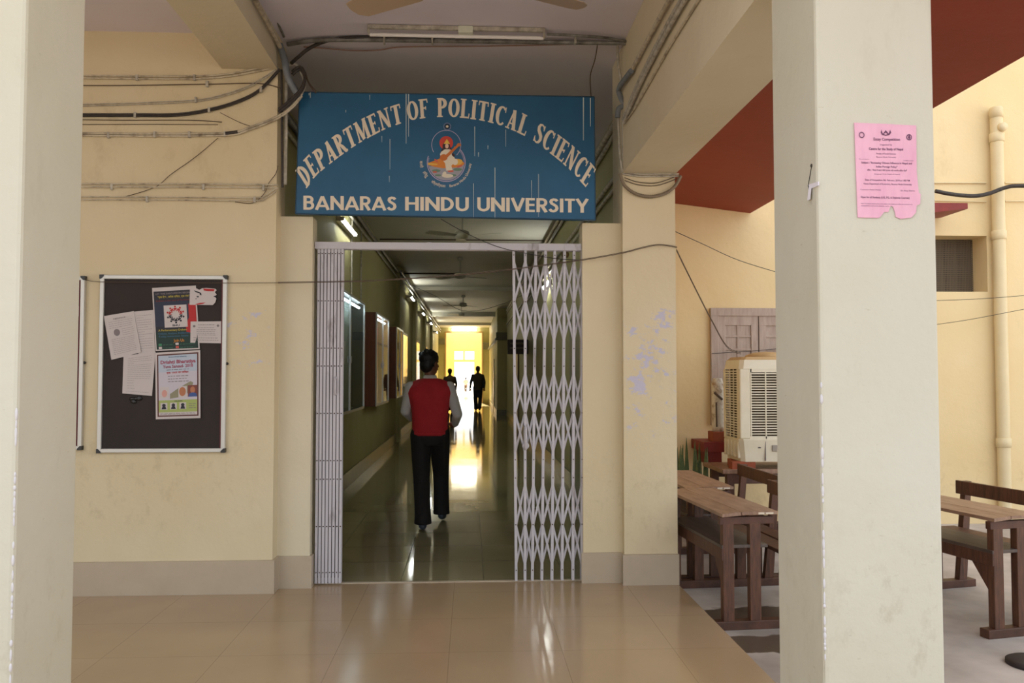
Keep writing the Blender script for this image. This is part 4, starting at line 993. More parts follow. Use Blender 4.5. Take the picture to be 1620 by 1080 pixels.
cable('courtyard_wire', [on(1126, 559, Y=8.745), on(1190, 555, Y=8.745), on(1246, 550, Y=8.745)], .003, M_cable, 'dark wire in front of the shutters behind the cooler', 'cable')

# corridor conduit runs
for (zz, xx, lab, m_) in ((3.74, -1.60, 'upper cable tray along the left corridor wall', M_steel), (3.62, -1.61, 'lower pipe run along the left corridor wall', M_pvc)):
    mb = MB(); mb.tube([(xx, 6.5, zz), (xx, 18.2, zz)], .035 if zz > 3.7 else .02, 8); mb.tube([(xx + .08, 18.1, zz), (xx + .08, 42.5, zz)], .035 if zz > 3.7 else .02, 8)
    tag(mb.build('corridor_conduit', m_), lab, 'pipe')
for (zz, rr, lab) in ((3.76, .03, 'top pipe run along the right corridor wall'), (3.66, .022, 'second pipe run along the right corridor wall'), (3.27, .022, 'third pipe run along the right corridor wall'), (3.17, .018, 'lowest pipe run along the right corridor wall')):
    tag(MB().tube([(1.30, 6.35, zz), (1.30, 29.5, zz)], rr, 8).build('corridor_conduit', M_pipe), lab, 'pipe')
for (y, x0_, x1_, lab) in ((14.6, -1.6, 1.3, 'thin cross conduit on the corridor ceiling near the first fan'), (19.6, -1.6, -.15, 'short conduit on the corridor ceiling leading to the second fan')):
    tag(MB().tube([(x0_, y, CZ - .012), (x1_, y, CZ - .012)], .012, 6).build('ceiling_conduit', M_brownw), lab, 'pipe')
cable('festoon_wire', [(-1.5, 20.5, 3.7), (-.9, 22.0, 3.55), (-.3, 24.0, 3.35), (.3, 24, 3.35), (.9, 23, 3.45), (1.325, 21, 3.5)], .006, M_cable, 'sagging wire across the corridor beyond the second fan', 'cable')
for (px, lab) in ((556.5, 'left vertical conduit above the first display case'), (571.5, 'right vertical conduit above the first display case')):
    a = on(px, 400, X=-1.62); tag(MB().tube([(-1.62, a.y, 2.5), (-1.62, a.y, 3.7)], .012, 8).build('vertical_conduit', M_pvc), lab, 'pipe')

# ------------------------------------------------------------------ corridor lights
def wall_tube(y0, label, strength=M_tube, L=1.2, z=3.38, x=-1.56):
    t = thing('tube_light', label, 'light', (x, y0 + L / 2, z), 'tube lights along the left corridor wall')
    MB().bbox(-1.642, x - .02, y0, y0 + L, z - .03, z + .03, .005).build('batten', M_pvc, t)
    for yy in (y0 + .02, y0 + L - .02): MB().bbox(x - .03, x + .02, yy - .012, yy + .012, z - .025, z + .025, .004).build('end_holder', M_pvc, t)
    MB().tube([(x, y0 + .03, z), (x, y0 + L - .03, z)], .018, 10).build('tube', strength, t)
    return t
wall_tube(10.1, 'lit tube light on the corridor wall nearest the gate, under the sign', z=3.39)
wall_tube(20.9, 'second lit tube light along the left corridor wall', z=3.45, x=-1.5)
wall_tube(25.9, 'third lit tube light along the left corridor wall', z=3.42, x=-1.5)
wall_tube(31.0, 'fourth lit tube light along the left corridor wall', z=3.42, x=-1.5)
wall_tube(36.6, 'farthest lit tube light along the left corridor wall', z=3.36, x=-1.5)
t = thing('tube_light', 'bright horizontal tube light above the doorway at the corridor end', 'light', (-.3, 42.5, 3.75))
MB().bbox(-.95, .33, 42.53, 42.6, 3.72, 3.80, .005).build('batten', M_pvc, t)
MB().tube([(-.93, 42.49, 3.76), (.31, 42.49, 3.76)], .05, 10).build('tube', M_tubew, t)
t = thing('tube_light', 'tube light on the right corridor wall seen through the gate lattice', 'light', (1.27, 11.5, 3.0))
MB().bbox(1.295, 1.33, 13.4, 14.6, 2.97, 3.03, .005).build('batten', M_pvc, t); MB().tube([(1.27, 13.42, 3.0), (1.27, 14.58, 3.0)], .018, 10).build('tube', M_tube, t)

# ------------------------------------------------------------------ fans
def fan(name, loc, R, ang, m, label, rod=.3, group=None):
    t = thing(name, label, 'fan', loc, group); x, y, z = loc
    MB().lathe([(.012, rod + .02), (.012, .05)], loc, 10).lathe([(.05, rod + .03), (.06, rod), (.02, rod - .05)], loc, 16).build('down_rod', m, t)
    MB().lathe([(.001, -.07), (.05, -.068), (.10, -.04), (.115, 0), (.10, .04), (.05, .06), (.001, .062)], loc, 24).build('motor', m, t)
    for k in range(3):
        a = math.radians(ang + 120 * k); c_, s_ = math.cos(a), math.sin(a)
        prof = [(.10, .035), (.22, .045), (.30, .065), (R - .05, .062), (R - .01, .05), (R, .015)]
        up = [(r, w_) for (r, w_) in prof]; dn = [(r, -w_ - (.018 if .25 < r < R - .02 else 0)) for (r, w_) in prof][::-1]
        pts = []
        for (r, w_) in up + dn: pts.append(Vector((x + r * c_ - w_ * s_, y + r * s_ + w_ * c_, z - .02 + w_ * .18)))
        MB().prism(pts, (0, 0, .004)).build('blade', m, t)
    return t
fan('ceiling_fan', (-.045, 3.90, 3.42), .70, 26, M_fan, 'beige ceiling fan cut off by the top edge of the view', rod=CZ - 3.42 - .035)
g_ = 'ceiling fans along the corridor'
for (px, py, zz, lab) in ((731, 371, 3.5, 'ceiling fan in the corridor nearest the gate'), (728, 436, 3.5, 'second ceiling fan down the corridor'), (733, 482, 3.5, 'third ceiling fan down the corridor'), (730, 497, 3.5, 'farthest ceiling fan in the corridor')):
    a = on(px, py, Z=zz); fan('ceiling_fan', tuple(a), .6, random.uniform(0, 120), M_fanw, lab, rod=CZ - zz - .035 - (.1 if 22.6 < a.y < 24.9 else 0), group=g_)

# ------------------------------------------------------------------ display cases on the left corridor wall
def case(y0, y1, z0, z1, label, lit, papers, xw=-1.64, xf=-1.455, body=M_case):
    t = thing('display_case', label, 'display case', (xw, (y0 + y1) / 2, z0), 'wall display cases')
    b = MB(); b.box(xw, xf, y0, y0 + .02, z0, z1); b.box(xw, xf, y1 - .02, y1, z0, z1); b.box(xw, xf, y0, y1, z0, z0 + .02); b.box(xw, xf, y0, y1, z1 - .02, z1)
    b.build('cabinet', body, t)
    MB().box(xw + .002, xw + .01, y0 + .02, y1 - .02, z0 + .02, z1 - .02).build('back_panel', mat('case_lining', (150, 160, 150), .8), t)
    b = MB(); f_ = .03
    for (a0, a1, c0, c1) in ((y0, y1, z0, z0 + f_), (y0, y1, z1 - f_, z1), (y0, y0 + f_, z0, z1), (y1 - f_, y1, z0, z1), ((y0 + y1) / 2 - .015, (y0 + y1) / 2 + .015, z0, z1)):
        b.box(xf, xf + .02, a0, a1, c0, c1)
    fr = b.build('glass_frame', M_alu, t)
    MB().box(xf + .006, xf + .010, y0 + f_, y1 - f_, z0 + f_, z1 - f_).build('glass', M_glass, t)
    MB().bbox(xf + .02, xf + .035, (y0 + y1) / 2 - .05, (y0 + y1) / 2 - .02, z0 + .6, z0 + .68, .003).build('lock', M_alu, t)
    if lit:
        MB().tube([(xf - .05, y0 + .1, z1 - .07), (xf - .05, y1 - .1, z1 - .07)], .016, 8).build('inner_tube', M_tubec, t)
    r = random.Random(int(y0 * 10))
    for k in range(papers):
        yy = y0 + .15 + r.random() * (y1 - y0 - .5); zz = z0 + .25 + r.random() * (z1 - z0 - .8)
        MB().box(xw + .011, xw + .013, yy, yy + .22, zz, zz + .3).build('pinned_sheet', M_paper, t)
    return t
case(8.7, 11.35, 1.03, 2.46, 'glass display case with cold light nearest the gate on the corridor wall', True, 9, body=mat('case_dark', (60, 58, 50), .5))
case2 = case(12.8, 14.7, 1.0, 2.45, 'brown wooden display case with lit red lining, second on the corridor wall', True, 5)
case(16.3, 17.8, 1.02, 2.42, 'unlit brown wooden display case, third on the corridor wall', False, 3)
MB().box(-1.628, -1.62, 12.9, 14.6, 1.3, 2.3).build('red_lining', mat('case_red', (170, 40, 60), .7), case2)
def wdoor(y0, y1, z0, z1, label, m, x=-1.64):
    t = thing('glazed_noticeboard', label , 'notice board', (x, (y0 + y1) / 2, z0), 'glazed panels far down the corridor')
    MB().bbox(x, x + .04, y0, y1, z0, z1, .005).build('panel_frame', M_case, t)
    MB().box(x + .04, x + .046, y0 + .06, y1 - .06, z0 + .06, z1 - .06).build('glazing', mat('glossy_glazing', (70, 66, 50), .06), t)
wdoor(19.6, 21.2, 1.2, 2.5, 'glazed dark panel just past the first pilaster on the left wall', M_case)
wdoor(24.6, 26.2, 1.2, 2.5, 'glazed dark panel between second and third pilasters', M_case)
wdoor(30.0, 31.6, 1.2, 2.5, 'glazed dark panel farthest down the left corridor wall', M_case)
# small switch plate, hanging name board
a = on(582, 524, Y=12.78)
tag(MB().bbox(-1.64, -1.63, 12.45, 12.62, 2.02, 2.12, .003).build('switch_plate', M_paper2), 'small white switch plate left of the second display case', 'switch')
a = on(803, 537, Y=19); c_ = on(830, 560, Y=19)
t = thing('hanging_nameboard', 'brown name board projecting from the right corridor wall', 'sign', (1.0, 19, c_.z))
MB().bbox(a.x, 1.33, 18.98, 19.02, c_.z, a.z, .004).build('board', mat('nameboard_brown', (66, 44, 34), .5), t)
b = MB(); 
for k, zz in enumerate((a.z - .11, a.z - .22)):
    b.box(a.x + .05, a.x + .42, 18.976, 18.978, zz, zz + .045)
b.build('faded_lettering', mat('nameboard_faded', (120, 100, 80), .6), t)
# grey lintel ledge on the far right block, doors
S('trim_1', mat('ledge_grey', (120, 116, 96), .6), 'grey ledge band on the far right block', (.93, 1.33, 29.9, 30.0, 2.72, 3.0), (.90, .975, 30.0, 42.5, 2.72, 2.80))
S('trim_2', mat('ledge_grey', (120, 116, 96), .6), 'grey band on the end wall', (.62, .975, 42.5, 42.6, 2.75, 3.1), (-1.62, -1.3, 42.5, 42.6, 3.0, 3.3))
S('door_2', mat('door_brown', (86, 62, 40), .35), 'dark glossy door on the far right corridor wall', (.945, .975, 33.5, 34.6, 0, 2.1))
S('door_3', mat('door_brown', (86, 62, 40), .35), 'dark door in the right corridor wall behind the lattice', (1.29, 1.33, 22.5, 23.7, 0, 2.2))
S('door_4', mat('door_green', (92, 98, 66), .4), 'doorway on the right corridor wall near the gate', (1.29, 1.33, 9.6, 10.7, 0, 2.2))

# ------------------------------------------------------------------ school desks
def desk():
    t = thing('school_desk', 'x', 'desk', (0, 0, 0)); L = 1.12; b = MB
    b().hexa([(.03, -.02, .715), (.155, -.02, .725), (.155, L + .02, .725), (.03, L + .02, .715), (.03, -.02, .736), (.155, -.02, .747), (.155, L + .02, .747), (.03, L + .02, .736)]).build('top_plank', M_top, t)
    b().hexa([(.160, -.02, .727), (.40, -.02, .728), (.40, L + .02, .728), (.160, L + .02, .727), (.160, -.02, .747), (.40, -.02, .748), (.40, L + .02, .748), (.160, L + .02, .747)]).build('top_plank', M_top, t)
    for y in (0, L - .05):
        b().bbox(.02, .38, y, y + .04, .665, .712, .004).build('end_cleat', M_wood, t)
        for x in (.04, .22):
            b().bbox(x, x + .072, y, y + .05, .05, .67, .004).build('leg', M_woodleg, t)
        b().bbox(.56, .63, y, y + .05, .05, .44, .004).build('leg', M_woodleg, t)
        b().hexa([(.78, y, .05), (.85, y, .05), (.85, y + .05, .05), (.78, y + .05, .05), (.86, y, .80), (.91, y, .80), (.91, y + .05, .80), (.86, y + .05, .80)]).build('back_post', M_woodleg, t)
        b().bbox(-.02, .92, y - .012, y + .062, 0, .055, .004).build('sled_rail', M_wood, t)
        b().bbox(.50, .86, y + .005, y + .045, .38, .43, .004).build('seat_bearer', M_wood, t)
        sx = 1 if y == 0 else -1
        b().prism([(.045, y + (.05 if sx > 0 else 0), .50), (.045, y + (.05 if sx > 0 else 0) + sx * .18, .50), (.045, y + (.05 if sx > 0 else 0), .28)], (.022, 0, 0)).build('gusset', M_wood, t)
    b().bbox(.03, .34, .0, L, .515, .535, .003).build('book_shelf', M_shelf, t)
    b().bbox(.03, .05, .0, L, .44, .515, .003).build('shelf_rail', M_wood, t)
    b().bbox(.50, .64, -.02, L + .02, .43, .455, .004).build('seat_plank', M_wood, t)
    b().bbox(.66, .80, -.02, L + .02, .43, .455, .004).build('seat_plank', M_wood, t)
    b().bbox(.845, .865, -.04, L + .04, .70, .80, .004).build('back_rail', M_woodleg, t)
    return t
d0 = desk()
def place(o, x, y, deg, label, sz=1.0):
    o.location = (x, y, GZ); o.rotation_euler = (0, 0, math.radians(deg)); o['label'] = label; o['group'] = 'wooden school desks in the courtyard'; o.scale = (1, sz, 1)
MB().box(.27, .31, -.023, -.0205, .730, .742).box(.32, .37, -.023, -.0205, .731, .741).build("chalk_mark", M_letter, d0)
d1 = copy_tree(d0); d2 = copy_tree(d0)
place(d0, 1.575, 5.25, 4.5, 'dark wooden school desk with dusty top right beside the platform edge', .96)
place(d1, 1.66, 6.42, 2, 'dark wooden school desk just behind the front one, below the cooler', .96)
place(d2, 3.20, 5.00, 12, 'dark wooden school desk with bench right of the right pillar')

# cooler table
ct = thing('low_table', 'rough brown wooden table carrying the air cooler by the back wall', 'table', (2.85, 7.9, GZ))
MB().bbox(2.34, 3.30, 7.59, 8.25, .575, .61, .004).build('table_top', M_top, ct)
MB().bbox(2.38, 3.26, 7.60, 7.63, .48, .575, .004).build('apron', M_wood, ct)
MB().bbox(2.38, 3.26, 8.12, 8.15, .48, .575, .004).build('apron', M_wood, ct)
for (x, y) in ((2.38, 7.60), (3.19, 7.60), (2.38, 8.08), (3.19, 8.08)): MB().bbox(x, x + .07, y, y + .07, GZ, .575, .004).build('leg', M_woodleg, ct)
for (x, y, lab) in ((2.44, 7.63, 'red brick under the front left corner of the cooler'), (3.0, 7.63, 'red brick under the cooler partly behind the pillar'), (2.5, 7.86, 'red brick under the rear left of the cooler'), (3.0, 7.86, 'red brick under the rear right of the cooler')):
    tag(MB().bbox(x, x + .22, y, y + .11, .61, .68, .004).build('brick', M_brick), lab, 'brick', 'bricks under the cooler')
# ------------------------------------------------------------------ air cooler
cx0, cx1, cy0, cy1, cz0, cz1 = 2.51, 3.23, 7.6, 8.10, .68, 1.66
ac = thing('air_cooler', 'large cream plastic air cooler with slatted grilles on the brown table', 'air cooler', ((cx0 + cx1) / 2, (cy0 + cy1) / 2, cz0))
def slab(z0, z1, i0, i1, name, m, bulge=0.0):
    rings = []; 
    n = 6; mb = MB(); vs = []; fs = []
    for k in range(n + 1):
        t = k / n; z = z0 + (z1 - z0) * t; q = i0 + (i1 - i0) * t - bulge * math.sin(PI * t)
        x0_, x1_, y0_, y1_ = cx0 + q, cx1 - q, cy0 + q, cy1 - q; c_ = .035
        vs += [(x0_ + c_, y0_, z), (x1_ - c_, y0_, z), (x1_, y0_ + c_, z), (x1_, y1_ - c_, z), (x1_ - c_, y1_, z), (x0_ + c_, y1_, z), (x0_, y1_ - c_, z), (x0_, y0_ + c_, z)]
    for k in range(n):
        for j in range(8): fs.append((k * 8 + j, k * 8 + (j + 1) % 8, (k + 1) * 8 + (j + 1) % 8, (k + 1) * 8 + j))
    fs.append(tuple(range(8))[::-1]); fs.append(tuple(n * 8 + j for j in range(8)))
    return mb.add(vs, fs).build(name, m, ac)
slab(cz0, cz0 + .20, .02, -.005, 'water_tank', M_cool)
slab(cz0 + .20, cz0 + .215, -.008, -.008, 'rim', M_cool)
slab(cz0 + .215, cz1 - .115, .03, .04, 'pad_core', M_coolpad)
slab(cz1 - .115, cz1 - .03, .0, .015, 'top_band', M_cool)
slab(cz1 - .03, cz1, .02, .05, 'lid', M_coold)
MB().lathe([(.2, 0), (.19, .02), (.12, .045), (.001, .055)], ((cx0 + cx1) / 2 - .02, (cy0 + cy1) / 2, cz1 - .002), 24).build('lid_dome', M_coold, ac)
gz0, gz1 = cz0 + .215, cz1 - .115
for (a0, a1) in ((cx0, cx0 + .10), (cx1 - .10, cx1)): MB().bbox(a0, a1, cy0 - .0, cy0 + .06, gz0, gz1, .012).build('corner_post', M_cool, ac)
MB().bbox(cx0, cx0 + .03, cy1 - .06, cy1, gz0, gz1, .006).build('corner_post', M_cool, ac); MB().bbox(cx0, cx0 + .02, cy0 + .06, cy0 + .09, gz0, gz1, .005).build('corner_post', M_cool, ac)
b = MB(); n = 26
for k in range(n):
    z = gz0 + .02 + (gz1 - gz0 - .04) * k / (n - 1); b.bbox(cx0 + .09, cx1 - .09, cy0 + .002, cy0 + .016, z - .0045, z + .0045, .001)
for x in (cx0 + .105, cx0 + .245, cx0 + .36, cx0 + .475, cx1 - .105): b.box(x - .005, x + .005, cy0 - .002, cy0 + .006, gz0, gz1)
b.box(cx0 + .09, cx1 - .09, cy0 - .001, cy0 + .02, gz1 - .03, gz1); b.box(cx0 + .09, cx1 - .09, cy0 - .001, cy0 + .02, gz0, gz0 + .02)
b.build('front_grille', M_cool, ac)
b = MB(); n = 26
for k in range(n):
    z = gz0 + .02 + (gz1 - gz0 - .04) * k / (n - 1); b.box(cx0 + .004, cx0 + .014, cy0 + .09, cy1 - .06, z - .004, z + .004)
for y in (cy0 + .09, cy0 + .2, cy0 + .31, cy1 - .06): b.box(cx0, cx0 + .008, y - .005, y + .005, gz0, gz1)
b.build('side_grille', M_cool, ac)
b = MB(); 
for y in (.05, .15, .25, .35, .44): b.bbox(cx0 - .008, cx0 + .03, cy0 + y, cy0 + y + .035, cz0 + .03, cz0 + .19, .01)
b.build('tank_ribs', M_cool, ac)
MB().bbox(cx0 + .30, cx0 + .38, cy0 - .008, cy0 + .02, cz0 + .10, cz0 + .155, .004).build('water_gauge', mat('gauge_grey', (150, 140, 128), .4), ac)
MB().bbox(cx0 + .17, cx0 + .19, cy0 - .004, cy0 + .02, cz0 + .13, cz0 + .137, .001).build('maker_mark', M_inkd, ac)
MB().box(cx0 + .235, cx0 + .239, cy0 - .0035, cy0 + .02, cz0 + .01, cz0 + .19).build('panel_seam', M_ink, ac)
# shuttered window behind
a = on(1124, 487, Y=YB - .04); wz1 = a.z; wx0 = a.x; wx1 = wx0 + 1.05; wz0 = .95
wn = MB()
f_ = .085
for bx in ((wx0, wx1, wz1 - f_, wz1), (wx0, wx1, wz0, wz0 + f_), (wx0, wx0 + f_, wz0, wz1), (wx1 - f_, wx1, wz0, wz1)): wn.bbox(bx[0], bx[1], YB - .05, YB + .02, bx[2], bx[3], .006)
win = struct(wn.build('window_2', M_shut), 'shuttered window behind the air cooler')
MB().box(wx0 + .06, wx1 - .06, YB - .004, YB - .001, wz0 + .06, wz1 - .06).build('window_back', M_dark, win)
mid = (wx0 + wx1) / 2
for (s0, s1) in ((wx0 + f_, mid - .006), (mid + .006, wx1 - f_)):
    b = MB(); r = .075
    for bx in ((s0, s1, wz1 - f_ - .10, wz1 - f_), (s0, s1, wz0 + f_, wz0 + f_ + .10), (s0, s0 + r, wz0 + f_, wz1 - f_), (s1 - r, s1, wz0 + f_, wz1 - f_), (s0, s1, wz1 - f_ - .58, wz1 - f_ - .48), (s0, s1, wz1 - f_ - 1.0, wz1 - f_ - .92)):
        b.bbox(bx[0], bx[1], YB - .035, YB - .012, bx[2], bx[3], .004)
    sh = b.build('shutter', M_shut, win)
    MB().box(s0 + r, s1 - r, YB - .02, YB - .006, wz0 + f_, wz1 - f_).build('shutter_panel', M_shut, sh)
    b = MB()
    b.bbox((s0 + s1) / 2 - .012, (s0 + s1) / 2 + .012, YB - .030, YB - .015, wz0 + f_, wz1 - f_, .003)
    for zz in (wz1 - f_ - .22, wz1 - f_ - .36, wz1 - f_ - .72, wz1 - f_ - .84): b.bbox(s0 + r, s1 - r, YB - .030, YB - .015, zz - .01, zz + .01, .003)
    b.build('shutter_battens', M_shut, sh)
# wrapped white pipe beside the cooler, red bracket, plants
a = on(1135, 598, Y=8.45); c_ = on(1133, 682, Y=8.45)
t = thing('wrapped_bundle', 'upright white wrapped cylinder standing left of the cooler', 'cylinder', (a.x, 8.45, c_.z))
MB().lathe([(.055, 0), (.062, .05), (.062, a.z - c_.z - .06), (.045, a.z - c_.z)], (a.x, 8.45, c_.z), 20).build('drum', mat('stained_white', (216, 208, 192), .6, var=.9, vscale=12, col2=(150, 118, 84), thr=(.5, .66)), t)
MB().tube([(a.x - .03, 8.39, c_.z + .05), (a.x - .035, 8.385, c_.z + .30)], .008, 6).tube([(a.x - .05, 8.40, c_.z + .40), (a.x - .01, 8.375, c_.z + .36), (a.x + .03, 8.39, c_.z + .33)], .012, 6).build('strap', M_brownw, t)
zt_ = c_.z
tag(MB().bbox(a.x - .08, a.x + .09, 8.36, 8.54, zt_ - .10, zt_, .006).build('brick', M_brick), 'red brick ledge under the white cylinder', 'brick')
a = on(1114, 689, Y=8.3)
t = thing('steel_bracket', 'red oxide steel beam stub below the white cylinder', 'bracket', (2.62, 8.5, zt_ - .35))
x0_ = a.x
MB().bbox(x0_, x0_ + .26, 8.3, 8.79, zt_ - .20, zt_ - .101, .003).build('top_flange', M_rbeam, t)
MB().bbox(x0_ + .06, x0_ + .19, 8.34, 8.79, zt_ - .33, zt_ - .20, .003).build('web', M_rbeam, t)
for (px, py, lab) in ((1066, 748, 'leftmost snake plant clump by the back wall'), (1090, 748, 'middle snake plant clump by the back wall'), (1108, 748, 'right snake plant clump by the back wall')):
    base_ = on(px, 590, Y=8.35); base_.z = GZ
    b = MB(); r = random.Random(px)
    pot = thing('snake_plant', lab, 'plant', base_, 'snake plants by the back wall')
    MB().lathe([(.05, 0), (.06, .2), (.065, .22), (.055, .22), (.05, .19)], base_, 18).build('pot', M_brick, pot)
    for k in range(4):
        an = r.uniform(0, 6.3); hh = .60 + r.random() * .22; le = r.uniform(.01, .05)
        p0 = base_ + Vector((.04 * math.cos(an), .04 * math.sin(an), .19)); tip = p0 + Vector((le * math.cos(an), le * math.sin(an), hh))
        vs = []; N = 6
        for q in range(N + 1):
            tq = q / N; wv = .028 * (1 - tq ** 2.5) + .002; c2 = p0.lerp(tip, tq) + Vector((0, 0, 0))
            vs += [c2 + Vector((-wv, .0, 0)), c2 + Vector((0, -.008, 0)), c2 + Vector((wv, 0, 0)), c2 + Vector((0, .004, 0))]
        fs = []
        for q in range(N):
            for j in range(4): fs.append((q * 4 + j, q * 4 + (j + 1) % 4, (q + 1) * 4 + (j + 1) % 4, (q + 1) * 4 + j))
        fs.append((0, 1, 2, 3)); fs.append((N * 4, N * 4 + 3, N * 4 + 2, N * 4 + 1))
        MB().add(vs, fs).build('leaf', M_leaf, pot)

# ------------------------------------------------------------------ right hand wall fittings
a = on(1576, 187, Y=8.72); 
dp = thing('drainpipe', 'cream painted drainpipe down the bright courtyard wall', 'pipe', (a.x, 8.72, GZ))
MB().tube([(a.x, 8.72, GZ), (a.x, 8.72, a.z)], .065, 20).build('pipe', M_ypipe, dp)
for py in (218, 372, 700): 
    z_ = on(1576, py, Y=8.72).z; MB().lathe([(.068, -.05), (.076, -.045), (.076, .045), (.068, .05)], (a.x, 8.72, z_), 20).build('collar', M_ypipe, dp)
MB().lathe([(.07, 0), (.07, .10), (.06, .12), (.001, .122)], (a.x, 8.72, a.z), 20).build('end_cap', M_ypipe, dp)
MB().lathe([(.001, -.03), (.045, -.025), (.05, 0), (.05, .02)], (a.x + .02, 8.64, a.z - .12), 12, 'y').build('access_plug', M_ypipe, dp)
wc = lambda L, y=8.74: [on(p_[0], p_[1], Y=y) for p_ in L]
cable('thick_cable', [on(1480, 302, Y=8.6), on(1505, 307, Y=8.6), on(1540, 310, Y=8.6), on(1565, 306, Y=8.58), on(1590, 297, Y=8.55), on(1612, 294, Y=8.5), on(1680, 296, Y=8.4)], .022, M_cable, 'thick dark cable draped across the drainpipe', 'cable')
cable('wall_conduit', wc([(1470, 289), (1560, 289)], 8.785), .01, M_ypipe, 'upper painted conduit left of the drainpipe', 'pipe')
cable('wall_conduit', wc([(1590, 289), (1680, 289)], 8.785), .01, M_ypipe, 'upper painted conduit right of the drainpipe', 'pipe')
cable('wall_conduit', wc([(1470, 317), (1560, 319)], 8.785), .008, M_ypipe, 'lower painted conduit left of the drainpipe', 'pipe')
cable('wall_conduit', wc([(1590, 318), (1680, 318)], 8.785), .008, M_ypipe, 'lower painted conduit right of the drainpipe', 'pipe')
cable('courtyard_wire', wc([(1460, 476), (1560, 472), (1680, 462)], 8.5), .003, M_cable, 'upper thin wire crossing the drainpipe', 'cable')
cable('courtyard_wire', wc([(1460, 516), (1530, 506), (1620, 489), (1700, 474)], 8.4), .003, M_cable, 'lower thin wire crossing the drainpipe', 'cable')
a = on(1490, 327, Y=8.5)
tag(MB().hexa([(a.x - .2, 8.3, a.z - .10), (a.x + .16, 8.3, a.z - .06), (a.x + .16, 8.79, a.z - .06), (a.x - .2, 8.79, a.z - .10), (a.x - .2, 8.3, a.z), (a.x + .16, 8.3, a.z), (a.x + .16, 8.79, a.z), (a.x - .2, 8.79, a.z)]).build('steel_bracket', M_rbeam), 'red steel bracket stub left of the drainpipe above the vent', 'bracket')
vx0, vx1, vz0, vz1 = 4.9, 5.69, 2.40, 3.02
VN = struct(MB().box(vx0 - .02, vx1 + .02, YB + .29, YB + .32, vz0 - .02, vz1 + .02).build('window_3', M_dark), 'recessed vent opening with rusty mesh')
b = MB()
for k in range(46):
    x = vx0 + (vx1 - vx0) * k / 45; b.box(x - .003, x + .003, YB + .26, YB + .266, vz0, vz1)
for k in range(30):
    z = vz0 + (vz1 - vz0) * k / 29; b.box(vx0, vx1, YB + .26, YB + .266, z - .003, z + .003)
b.build('wire_mesh', M_mesh, VN)
a = on(1622, 1052, Z=GZ)
tag(MB().lathe([(.14, 0), (.14, .02), (.12, .03), (.001, .03)], (a.x + .05, a.y, GZ), 28).build('drain_cover', M_manhole), 'dark round drain cover at the lower right edge of the courtyard', 'drain cover')

# ------------------------------------------------------------------ people
def hand(mb, w, d, side, curl=.6, r=.0095):
    """w wrist, d direction of the hand, side = +1/-1 thumb side along x"""
    w = Vector(w); d = Vector(d).normalized(); lat = Vector((side, 0, 0)); lat = (lat - d * lat.dot(d)).normalized(); pal = d.cross(lat) * side
    mb.cap(w, w + d * .05, .026, .030)
    for k, (L, s_) in enumerate(((.062, -.030), (.072, -.010), (.068, .010), (.052, .030))):
        b0 = w + d * .075 + lat * (-s_); b1 = b0 + (d * math.cos(curl * .5) - pal * math.sin(curl * .5)) * L * .5
        b2 = b1 + (d * math.cos(curl * 1.5) - pal * math.sin(curl * 1.5)) * L * .5
        mb.cap(w + d * .03 + lat * (-s_ * .8), b0, r * 1.25, r * 1.15, 8); mb.cap(b0, b1, r * 1.1, r, 8); mb.cap(b1, b2, r, r * .8, 8)
    t0 = w + d * .02 + lat * .022; t1 = t0 + (d * .6 + lat * .7 - pal * .3).normalized() * .042; t2 = t1 + (d * .9 + lat * .1 - pal * .4).normalized() * .03
    mb.cap(t0, t1, r * 1.4, r * 1.15, 8); mb.cap(t1, t2, r * 1.15, r * .85, 8)

